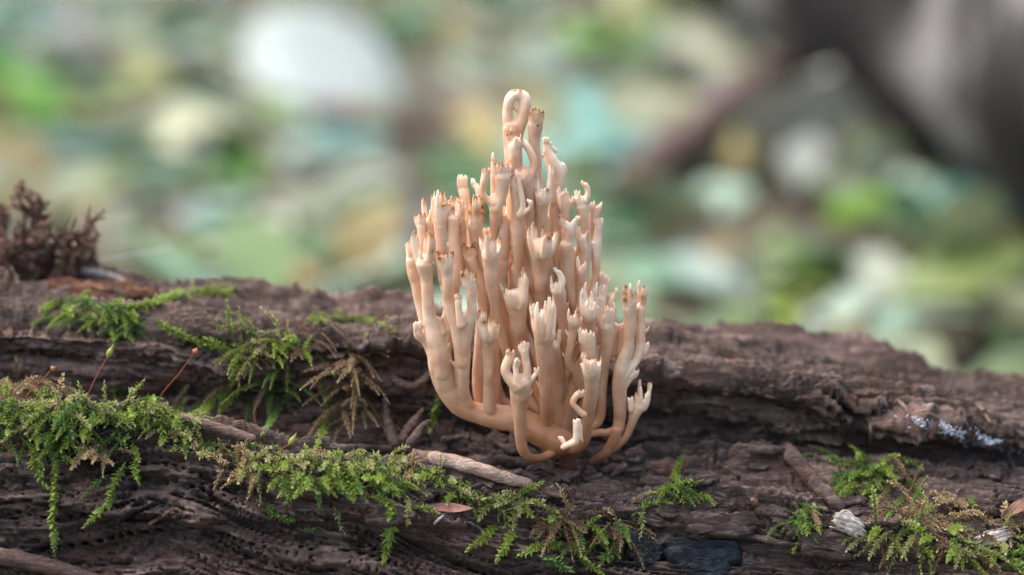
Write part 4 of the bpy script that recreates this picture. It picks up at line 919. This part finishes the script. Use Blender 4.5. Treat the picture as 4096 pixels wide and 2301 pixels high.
def slab(name, label, cat, c, size, rot, mat, seed=0, group=None, taper=.3):
    """broken flake of wood: fibre strands of uneven height and length, so the ends splinter and the faces are ridged"""
    rg = np.random.default_rng(seed); L, W, H = size; big = L > .006
    n = 16 if big else 8; m = 15 if big else 7
    a = np.linspace(0, 1, n); b = np.linspace(-1, 1, m)
    x0 = -.5+rg.uniform(0, .30, m)*(.3+np.abs(b)); x1 = .5-rg.uniform(0, .34, m)*(.3+np.abs(b))
    ridge = rg.uniform(.35, 1.15, m)*(1-.6*np.abs(b)**2.5)
    top = np.zeros((n, m, 3)); bot = np.zeros((n, m, 3))
    for i in range(n):
        x = (x0+(x1-x0)*a[i])*L
        yy = b*W/2*(1-taper*(a[i]-.5)*(1 if seed % 2 else -1))+W*.10*fbm(np.full(m, a[i]*3.+seed), b*.5, 2)
        e = min(1, min(a[i], 1-a[i])*8+.5)
        hh = H/2*e*(ridge+.45*fbm(b*3+seed, np.full(m, a[i]*4.), 2)+rg.uniform(-.12, .12, m))
        top[i] = np.stack([x, yy, hh], 1); bot[i] = np.stack([x, yy*.92, -H/2*e*(.6+.4*(1-b*b))-H*.06], 1)
    V = np.vstack([top.reshape(-1, 3), bot.reshape(-1, 3)]); q = n*m; F4 = []
    for i in range(n-1):
        for j in range(m-1):
            e = i*m+j; F4.append((e, e+m, e+m+1, e+1)); F4.append((q+e, q+e+1, q+e+m+1, q+e+m))
        for j, s_ in ((0, 1), (m-1, -1)):
            e = i*m+j; f = (e, q+e, q+e+m, e+m); F4.append(f if s_ > 0 else f[::-1])
    for i, s_ in ((0, -1), (n-1, 1)):
        for j in range(m-1):
            e = i*m+j; f = (e, q+e, q+e+1, e+1); F4.append(f if s_ > 0 else f[::-1])
    o = obj(name, mesh_np(name, V, np.array(F4), None, smooth=False), M[mat]); o.location = c; o.rotation_euler = rot
    return tag(o, label, cat, group)
def at(px, py, off=.001):
    p, n = surf(px, py); return (p+n*off, n) if p is not None else (P(px, py, -.02), np.array([0, 0, 1.]))
def on_slab(name, label, cat, px, py, size, rot, mat, seed, off=.0008, group=None):
    p, n = at(px, py, off); return slab(name, label, cat, p, size, rot, mat, seed, group)
slab('white_chip', 'bleached white wood chip with a jagged end right of the short twig', 'wood chip', P(3400, 2100, at(3400, 2110)[0][1]-.0022), (.0072, .0042, .0016), (1.0, .5, -.1), 'pale_chip', 3)
on_slab('pale_sliver', 'pale grey wood sliver near the right hand end of the log front', 'wood chip', 3990, 2180, (.008, .0030, .0014), (.9, -.25, .1), 'pale_chip', 5, .002)
slab('charred_piece', 'charred blue black piece of wood at the bottom of the log front', 'charred wood', P(2810, 2232, at(2810, 2235)[0][1]-.0016), (.0155, .0078, .006), (.75, .05, 0), 'char', 8)
slab('charred_fragment', 'small charred black lump left of the larger charred piece', 'charred wood', P(2590, 2205, at(2590, 2205)[0][1]-.001), (.008, .006, .004), (.6, .2, .4), 'char', 9)
on_slab('dark_wedge', 'dark brown wedge of wood beside the charred piece', 'wood chip', 3180, 2265, (.018, .006, .004), (.6, .12, .05), 'chip', 10, .0006)
on_slab('flaky_block', 'flaky brown block of wood between the charred piece and the splinter', 'wood chip', 2900, 2090, (.016, .006, .0035), (.6, .1, .1), 'chip', 11, .0008)
on_slab('crumbly_block', 'crumbly olive brown wood lump below the white chip', 'wood chip', 3330, 2190, (.012, .006, .004), (.6, .1, .1), 'chip', 12, .0008)
on_slab('block_fragment', 'reddish brown wood piece under the cushion beside the feathery shoot', 'wood chip', 1560, 2055, (.009, .004, .0025), (.7, 0, .05), 'chip', 13, .0005)
for k, (px, py, L) in enumerate([(270, 1140, .008), (380, 1165, .010), (470, 1150, .009), (560, 1175, .007)]):
    on_slab('rusty_wood_piece', ['rusty orange wood piece at the foot of the dried moss tuft', 'long rusty wood piece between the tuft and the ridge moss', 'rusty broken wood piece under the pale grey sliver', 'small rusty wood piece at the end of the rusty row'][k], 'wood piece', px, py, (L, L*.4, L*.3), (.5, .1, .1*k-.1), 'rust_wood', 30+k, .0012)
stick('grey_sliver', 'pale grey sliver lying on the back ridge beside the dried moss tuft', 'sliver', [(330, 1085), (400, 1095), (470, 1115), (530, 1145)], [14, 18, 16, 8], 'pale_chip', None, .0025, rough=.5)
slab('white_fragment', 'white fragment caught behind the lower stalks of the fungus', 'fragment', P(2270, 1545, .009), (.0036, .0030, .0016), (1.2, .9, .2), 'mycelium', 41)
def leaf_geo(L, W, curl=.2, fold=.15, n=9, m=5, seed=0, lobes=0.0, petiole=.25):
    rg = np.random.default_rng(seed); a = np.linspace(0, 1, n); b = np.linspace(-1, 1, m)
    prof_ = np.sin(np.pi*np.clip(a, 0, 1)**.85)**.75; prof_[0] = .04; prof_[-1] = .02
    if lobes: prof_ = prof_*(1-lobes*(.5+.5*np.cos(a*math.pi*7)))
    ph = rg.uniform(0, 9)
    A, Bb = np.meshgrid(a, b, indexing='ij')
    x = A*L; y = Bb*prof_[:, None]*W/2*(1+.08*np.sin(A*9+ph)); z = fold*np.abs(y)+curl*L*np.sin(A*math.pi*.9+ph*.1)*.5+.06*W*np.sin(A*7+Bb*3+ph)
    V = np.stack([x, y, z], -1).reshape(-1, 3); i = np.arange(n-1)[:, None]; j = np.arange(m-1)[None]
    F4 = np.stack([i*m+j, (i+1)*m+j, (i+1)*m+j+1, i*m+j+1], -1).reshape(-1, 4)
    if petiole:
        st = tube(np.array([[-petiole*L, 0, -.02*L], [-petiole*L*.5, 0, .0], [.05*L, 0, V[m//2][2]]]), W*.018, 5); return merge([(V, F4, None), st])
    return V, F4, None
def leaf_obj(name, geo, mat, col, loc, rot, parent=None, scale=1):
    me = mesh_np(name, *geo); set_col(me, np.tile(np.array(col), (len(geo[0]), 1))); o = obj(name, me, mat, parent); o.location = loc; o.rotation_euler = rot; return o
p, _ = at(1790, 2035, .002)
o = obj('leaf_scrap', mesh_np('leaf_scrap', *leaf_geo(.0092, .0019, -.14, .35, 14, 5, 4, 0, 0)), M['leaf_scrap']); o.location = P(1697, 2020, p[1]-.0022); o.rotation_euler = (.75, .1, 0.03)
tag(o, 'reddish pink leaf scrap lying on the moss below the peeled twig', 'leaf scrap')
p, _ = at(4060, 2030, .002)
o = obj('leaf_scrap', mesh_np('leaf_scrap', *leaf_geo(.009, .0022, .1, .3, 12, 5, 6, 0, 0)), M['bud']); o.location = P(4010, 2070, p[1]-.002); o.rotation_euler = (.8, -.55, .1)
tag(o, 'orange brown leaf scrap at the right hand end of the log', 'leaf scrap')
p, _ = at(2150, 2060)
stick('brown_seed', 'small round red brown seed among the debris on the right', 'seed', [(3010, 2000), (3018, 2008), (3026, 2018)], [10, 15, 10], 'bud', None, .0012, rough=.2)
stick('pale_needle', 'tiny grey needle on the bark below the reddish leaf scrap', 'needle', [(1738, 2095), (1755, 2078), (1772, 2065)], [5, 6, 5], 'pale_chip', None, .0008, rough=.1)
shoot_thing(on_log([(600, 2095), (650, 2065), (700, 2035), (725, 2045)], .0012), 'curled golden brown moss scrap on the bare front wood at left', None, 'dead_moss_scrap', 'moss', 'dead_moss', leaf=.0011, pal=BROWN, seed=77, gap=.00016, stem_r=.0004)
# loose wood fragments on the crumbled right side and in the hollow
for k in range(150):
    rg = random.Random(4000+k)
    px, py = (rg.uniform(2480, 4080), rg.uniform(1850, 2200)) if k < 80 else (rg.uniform(1400, 2560), rg.uniform(1740, 1990))
    if 3050 < px < 3400 and 1780 < py < 2040: continue
    L = rg.uniform(.0025, .0085)
    on_slab('wood_fragment', 'small broken brown wood fragment in the crumbled debris right of the fungus' if k < 80 else 'small broken brown wood fragment in the hollow around the fungus foot', 'wood fragment', px, py,
            (L, L*rg.uniform(.25, .5), L*rg.uniform(.12, .25)), (rg.uniform(-.2, .9), rg.uniform(-.4, .4), rg.gauss(0, .45)), 'chip', 4000+k, .0006,
            'wood fragments right of the fungus' if k < 80 else 'wood fragments round the fungus foot')
for k in range(34):
    rg = random.Random(4600+k); L = rg.uniform(.002, .0055)
    on_slab('wood_crumb', 'dark wood crumb packed around the foot of the fungus', 'wood crumb', rg.gauss(2330, 120), rg.uniform(1790, 1900), (L, L*rg.uniform(.3, .6), L*rg.uniform(.2, .35)), (rg.uniform(-.4, .9), rg.uniform(-.6, .6), rg.uniform(-1, 1)), 'root', 4600+k, .0012, 'wood crumbs at the fungus foot')
# white mould on the right back ridge: a felt of tiny threads
acc = []
for k in range(260):
    rg = random.Random(6000+k); px = rg.gauss(3860, 110); py = 1700+(px-3700)*.28+rg.gauss(0, 12); p, n = surf(px, py)
    if p is None: continue
    q = p+n*.0002; pts = [q]; 
    for s in range(3): q = q+np.array([rg.uniform(-1, 1), rg.uniform(-1, .3), rg.uniform(-.4, .9)])*.0006; pts.append(q)
    acc.append(tube(catmull(np.array(pts), 6), .00007, 4))
me = mesh_np('white_mould', *merge(acc)); o = obj('white_mould', me, M['mycelium'], None, 'stuff'); tag(o, 'bluish white mould threads on the edge of the right back ridge', 'mould')
# silk thread by the rusty tuft
C = catmull(np.array([P(360, 1045, .05), P(520, 1020, .062), P(690, 990, .075)]), 12)
o = obj('silk_thread', mesh_np('silk_thread', *tube(C-C[0], .00006, 6)), M['silk']); o.location = C[0]; tag(o, 'fine white silk thread stretched beside the rusty dried moss', 'thread')

# ------------------------------------------------------------------ background: second log, plants, fallen leaves
a0, b0 = G(3960, 590), G(2960, -10); ax = (b0-a0)/np.linalg.norm(b0-a0); pr = np.array([-ax[1], ax[0], 0])
if pr[1] < 0: pr = -pr
RL = .15; A = a0-ax*.9+pr*RL*.15; B = b0+ax*1.2+pr*RL*.15; A[2] = B[2] = GZ+RL*.86
nA, nB = 140, 48; s = np.linspace(0, 1, nA); th = np.linspace(0, 2*np.pi, nB, endpoint=False)
Lc = A[None]*(1-s[:, None])+B[None]*s[:, None]; SS, TT = np.meshgrid(s*np.linalg.norm(B-A), th, indexing='ij')
rad = RL*(1+.10*fbm(SS*3, np.cos(TT)*1.2+np.sin(TT)*2, 3)+.05*fbm(SS*12, np.cos(TT)*5+np.sin(TT)*6, 3)); rad[[0, -1]] *= .93
V = Lc[:, None]+rad[..., None]*(np.cos(TT)[..., None]*pr+np.sin(TT)[..., None]*np.array([0, 0, 1.]))
V = V.reshape(-1, 3); i = np.arange(nA-1)[:, None]; j = np.arange(nB)[None]
F4 = np.stack([i*nB+j, i*nB+(j+1) % nB, (i+1)*nB+(j+1) % nB, (i+1)*nB+j], -1).reshape(-1, 4)
V = np.vstack([V, A, B]); q = nA*nB; j = np.arange(nB); F3 = np.vstack([np.stack([np.full(nB, q), (j+1) % nB, j], 1), np.stack([np.full(nB, q+1), q-nB+j, q-nB+(j+1) % nB], 1)])
fl = thing('fallen_log', 'blurred grey barked fallen trunk lying on the forest floor behind', 'log', (A[0], A[1], GZ))
o = obj('bark', mesh_np('bark', V-np.array([A[0], A[1], GZ]), F4, F3), M['bark'], fl)

PALE = (.56, .63, .58); MINT = (.44, .63, .48); OLIVE = (.38, .43, .15); LAV = (.37, .345, .38); BEIGE = (.41, .41, .29); TEAL = (.22, .48, .42); GRN = (.12, .34, .03)
LIME = (.36, .56, .02); DKG = (.03, .14, .05); TANL = (.42, .29, .12); GREY = (.28, .37, .32); DKB = (.05, .035, .03)
def face_cam(loc, lean, roll, seed):
    """leaf standing or lying, its face turned roughly towards the viewer side and the sky"""
    rg = random.Random(seed); from mathutils import Matrix
    f = Vector((rg.uniform(-.25, .25), -math.cos(lean), math.sin(lean))).normalized()     # face normal
    x = Vector((math.cos(roll), 0, -math.sin(roll))); x = (x-f*x.dot(f)).normalized(); y = f.cross(x)
    return Matrix((x, y, f)).transposed().to_euler()
BL = [  # (px, py, width px, height px, roll, colour, lean, label)
 (1290, 270, 720, 500, .5, PALE, .5, 'large pale whitish leaf, the brightest one on the forest floor'),
 (720, 520, 420, 260, -.15, (.52, .55, .36), .7, 'pale olive leaf on the forest floor below the large whitish leaf'),
 (500, 1010, 240, 220, .3, (.55, .62, .55), .8, 'pale mint leaf seen behind the rusty dried moss'),
 (1080, 930, 220, 260, 1.3, (.55, .55, .46), .7, 'pale beige leaf behind the middle of the back ridge'),
 (840, 880, 330, 170, .75, LAV, .9, 'greyish lavender leaf lying diagonally on the forest floor'),
 (230, 190, 260, 180, .1, (.5, .44, .47), .8, 'pale lavender leaf lying at the far left'),
 (1250, 620, 300, 150, .2, GREY, .9, 'grey green leaf below the large whitish leaf'),
 (1480, 720, 300, 150, -.4, (.36, .40, .34), .9, 'dull grey leaf left of the fungus top'),
 (1200, 1120, 200, 110, .1, TANL, .9, 'yellowish tan leaf just behind the back ridge'),
 (1560, 880, 300, 180, .3, OLIVE, .9, 'olive leaf left of the fungus crown'),
 (3130, 220, 230, 190, .4, (.48, .54, .42), .7, 'pale leaf close to the fallen trunk'),
 (2950, 400, 330, 200, .35, LAV, .8, 'lavender grey leaf above the blurred dark stick'),
 (2800, 180, 300, 200, -.3, BEIGE, .9, 'beige brown leaf left of the fallen trunk'),
 (3270, 520, 240, 320, 1.2, (.56, .50, .40), .7, 'upright pale beige leaf below the fallen trunk'),
 (3480, 380, 300, 180, .6, BEIGE, .9, 'brownish beige leaf against the fallen trunk'),
 (2700, 450, 260, 220, .2, (.48, .50, .30), .8, 'yellowish leaf right of the fungus top'),
 (2750, 1120, 480, 240, .1, (.44, .55, .48), .6, 'broad grey green leaf behind the right back ridge'),
 (2880, 790, 300, 150, -.5, MINT, .8, 'mint coloured leaf right of the fungus middle'),
 (3520, 1130, 330, 250, .7, (.42, .47, .37), .7, 'pale cream leaf behind the right part of the back ridge'),
 (3280, 1290, 170, 120, .4, (.6, .64, .54), .7, 'small pale leaf just above the right back ridge'),
 (3800, 500, 240, 180, .5, MINT, .8, 'mint leaf lying below the fallen trunk'),
 (3650, 760, 220, 200, -.3, MINT, .8, 'pale green leaf at the far right middle'),
 (2180, 250, 240, 200, .2, GREY, .8, 'grey leaf above the fungus top'),
 (3120, 960, 140, 240, 1.4, BEIGE, .7, 'narrow beige leaf standing right of the broad grey green leaf'),
 (600, 330, 260, 160, .3, OLIVE, .9, 'olive yellow leaf at the upper left'),
 (430, 720, 300, 160, -.5, OLIVE, .9, 'olive leaf behind the rusty dried moss'),
 (1800, 550, 240, 130, .1, BEIGE, .9, 'beige leaf right behind the fungus top'),
 (2560, 60, 250, 150, .2, OLIVE, .9, 'olive leaf at the far top right of the fungus'),
]
def floor_pt(px, py):
    p = G(px, py)
    for _ in range(3): p = G(px, py, float(ground_z(p[0], p[1])))
    return p
for k, (px, py, w, hh, roll, col, lean, lab) in enumerate(BL):
    foot = floor_pt(px, py+hh*.42); dist = np.dot(foot-CAM, FWD); sc = SPX*dist
    c = P(px, py, foot[1]); Lf = w*sc; Wf = hh*sc/max(.35, math.cos(lean)*.9+.25)
    ln = lean*.9+.22; e = face_cam(c, ln, roll, k)
    geo = leaf_geo(Lf, min(Wf, Lf*.9), .06, .10, 12, 7, 50+k, 0, .3); geo[0][:, 0] -= Lf*.5
    o = leaf_obj('fallen_leaf', geo, M['litter'], col, c, e); tag(o, lab, 'leaf')
# green plants
def plant(px, py, leaves, col, label, seed, h=.12, lw=.07, group=None):
    rg = random.Random(seed); p = floor_pt(px, py); o = thing('forest_herb', label, 'plant', p, group)
    for k in range(leaves):
        a = rg.uniform(0, 2*math.pi); hh = h*rg.uniform(.55, 1.1); top = np.array([math.cos(a)*h*.35, math.sin(a)*h*.35, hh])
        C = catmull(np.array([[0, 0, -.003], [top[0]*.3, top[1]*.3, hh*.6], top]), 10)
        obj('stem', mesh_np('stem', *tube(C, .0012, 6)), M['capsule'], o)
        L = lw*rg.uniform(.8, 1.2); geo = leaf_geo(L, L*rg.uniform(.5, .7), .12, .15, 10, 7, seed*10+k, 0, 0)
        leaf_obj('leaf', geo, M['leaf'], np.array(col)*rg.uniform(.8, 1.25), tuple(top), face_cam(None, rg.uniform(.5, 1.25), rg.choice((0, math.pi))+rg.uniform(-.8, .8), seed*20+k), o)
PLN = [  # foot px, leaves, colour, label, height px, leaf px
 (-30, 700, 7, GRN, 'vivid green herb at the far left', 420, 210), (70, 190, 4, TEAL, 'bluish green herb behind the vivid one at far left', 170, 190), (880, 800, 3, GRN, 'small green herb below the pale olive leaf', 170, 150), (690, 260, 3, DKG, 'dark green herb left of the large whitish leaf', 120, 150),
 (2320, 830, 7, TEAL, 'bluish green herb right behind the fungus top', 330, 280), (2440, 330, 4, GRN, 'green herb above the bluish one behind the fungus', 180, 170), (2470, 1040, 5, DKG, 'dark green herb behind the fungus right side', 180, 200),
 (3330, 1000, 4, (.16, .34, .02), 'bright green herb in front of the pale cream leaf', 200, 170), (3000, 1350, 5, LIME, 'lime green herb just behind the back ridge', 100, 170), (3190, 1340, 3, LIME, 'small lime green sprout behind the back ridge', 90, 120),
 (3990, 980, 6, TEAL, 'bluish green herb at the far right', 230, 260), (3740, 1000, 5, DKG, 'dark green herb at the right beside the bluish one', 180, 190), (3930, 1180, 4, DKG, 'low dark green herb at the far right', 120, 200), (1740, 860, 5, (.12, .24, .10), 'soft green herb behind the fungus left side', 200, 220),
 (4060, 760, 4, (.2, .36, .1), 'green herb under the fallen trunk at far right', 150, 190), (1700, 300, 4, DKG, 'dark green herb right of the large whitish leaf', 220, 180), (3120, 1120, 3, (.2, .34, .08), 'small fresh green herb behind the lime green one', 150, 130)]
GN = [('yellow green', (.24, .34, .06)), ('fresh green', (.12, .30, .05)), ('bluish green', (.15, .38, .33)), ('dark green', (.03, .12, .05))]
for k in range(44):
    rg = random.Random(333+k); nm_, cc_ = GN[k % 4]
    px, py = rg.uniform(-50, 4100), rg.uniform(60, 1260)
    if 900 < px < 1700 and py < 620 or (px > 2950 and py < 500): continue
    f = SPX*float(np.dot(floor_pt(px, py)-CAM, FWD)); plant(px, py, rg.randint(2, 4), cc_, 'small blurred %s herb growing through the leaf litter' % nm_, 170+k, rg.uniform(60, 130)*f, rg.uniform(90, 170)*f, 'small %s herbs in the leaf litter' % nm_)
for k, (px, py, n, col, lab, hp, lp) in enumerate(PLN):
    f = SPX*float(np.dot(floor_pt(px, py)-CAM, FWD)); plant(px, py, n, col, lab, 70+k, hp*f, lp*f)
# sticks on the floor
def floor_stick(p0, p1, r, mat, label):
    a, b = floor_pt(*p0), floor_pt(*p1); a[2] += r*.8+.012; b[2] += r*.8+.012
    C = wiggle(catmull(np.array([a, (a+b)/2, b]), 30), .008, int(p0[0])); o = obj('fallen_branch', mesh_np('fallen_branch', *tube(C-a, np.linspace(r, r*.7, 30), 10, .2)), M[mat]); o.location = a; tag(o, label, 'branch')
floor_stick((2560, 880), (3230, 280), .017, 'root', 'blurred dark branch lying diagonally on the forest floor behind the fungus')
floor_stick((820, 640), (1150, 330), .006, 'root', 'thin dark branch under the large whitish leaf')
floor_stick((1300, 560), (1820, 640), .009, 'root', 'dark branch lying right of the large whitish leaf')
floor_stick((3560, 640), (3720, 1000), .006, 'root', 'thin dark branch below the fallen trunk')
# countable smaller fallen leaves
COLS = [BEIGE, LAV, OLIVE, GREY, MINT, TANL, (.27, .22, .13), (.22, .15, .11), (.45, .43, .30), (.20, .29, .12), (.30, .33, .25), PALE, (.12, .22, .07)]
CNAM = ['beige', 'lavender grey', 'olive', 'grey', 'mint green', 'yellowish tan', 'brown', 'dark brown', 'cream', 'dull green', 'greyish green', 'whitish', 'dark green']
for k in range(300):
    rg = random.Random(9000+k); px, py = rg.uniform(-300, 4400), rg.uniform(-60, 1300)
    if any(abs(px-b_[0]) < b_[2]*.7 and b_[1]-b_[3]*.5 < py < b_[1]+b_[3]*1.1 for b_ in BL): continue
    if any(abs(px-q_[0]) < 190 and q_[1]-60 < py < q_[1]+170 for q_ in PLN): continue
    p = floor_pt(px, py); L = rg.uniform(.5, 1.0)*(.06 if p[1] < 1.0 else .11)
    geo = leaf_geo(L, L*rg.uniform(.45, .8), rg.uniform(.05, .25), rg.uniform(-.1, .3), 8, 5, 9000+k, 0, .25)
    p[2] += .004+rg.uniform(0, .02)
    ck = rg.randrange(len(COLS)); o = leaf_obj('fallen_leaf', geo, M['litter'], np.array(COLS[ck])*rg.uniform(.4, .85)*np.array([.92, 1.05, .92]), p, (rg.gauss(0, .45), rg.gauss(-.2, .35), rg.uniform(0, 6.28)))
    tag(o, 'small blurred %s fallen leaf scattered over the forest floor' % CNAM[ck], 'leaf', 'small %s fallen leaves on the forest floor' % CNAM[ck])
# the rest of the litter
acc, cols = [], []
for k in range(4200):
    rg = random.Random(20000+k); y = .15+4.8*rg.random()**1.2; x = rg.uniform(-1.1, 1.1)*(.35+y*.45)
    if k % 13 == 0: x, y = rg.uniform(-2.5, 2.5), rg.uniform(-.6, 5)
    L = rg.uniform(.03, .075); V, f4, _ = leaf_geo(L, L*rg.uniform(.4, .8), rg.uniform(0, .25), rg.uniform(-.1, .3), 4, 3, k, 0, 0)
    a, b, c = rg.uniform(0, 6.28), rg.gauss(0, .3), rg.gauss(0, .3); ca, sa = math.cos(a), math.sin(a)
    V = V@np.array([[1, 0, b], [0, 1, c], [-b, -c, 1]]); V = np.stack([V[:, 0]*ca-V[:, 1]*sa, V[:, 0]*sa+V[:, 1]*ca, V[:, 2]], 1)+np.array([x, y, float(ground_z(x, y))+.004+rg.random()*.012])
    acc.append((V, f4, None)); cols.append(np.tile(np.array(rg.choice(COLS))*rg.uniform(.32, .85)*np.array([.9, 1.08, .9]), (len(V), 1)))
V, f4, _ = merge(acc); me = mesh_np('leaf_litter', V, f4); set_col(me, np.vstack(cols)); o = obj('leaf_litter', me, M['litter'], None, 'stuff'); tag(o, 'dense layer of small fallen leaves covering the forest floor', 'leaves')
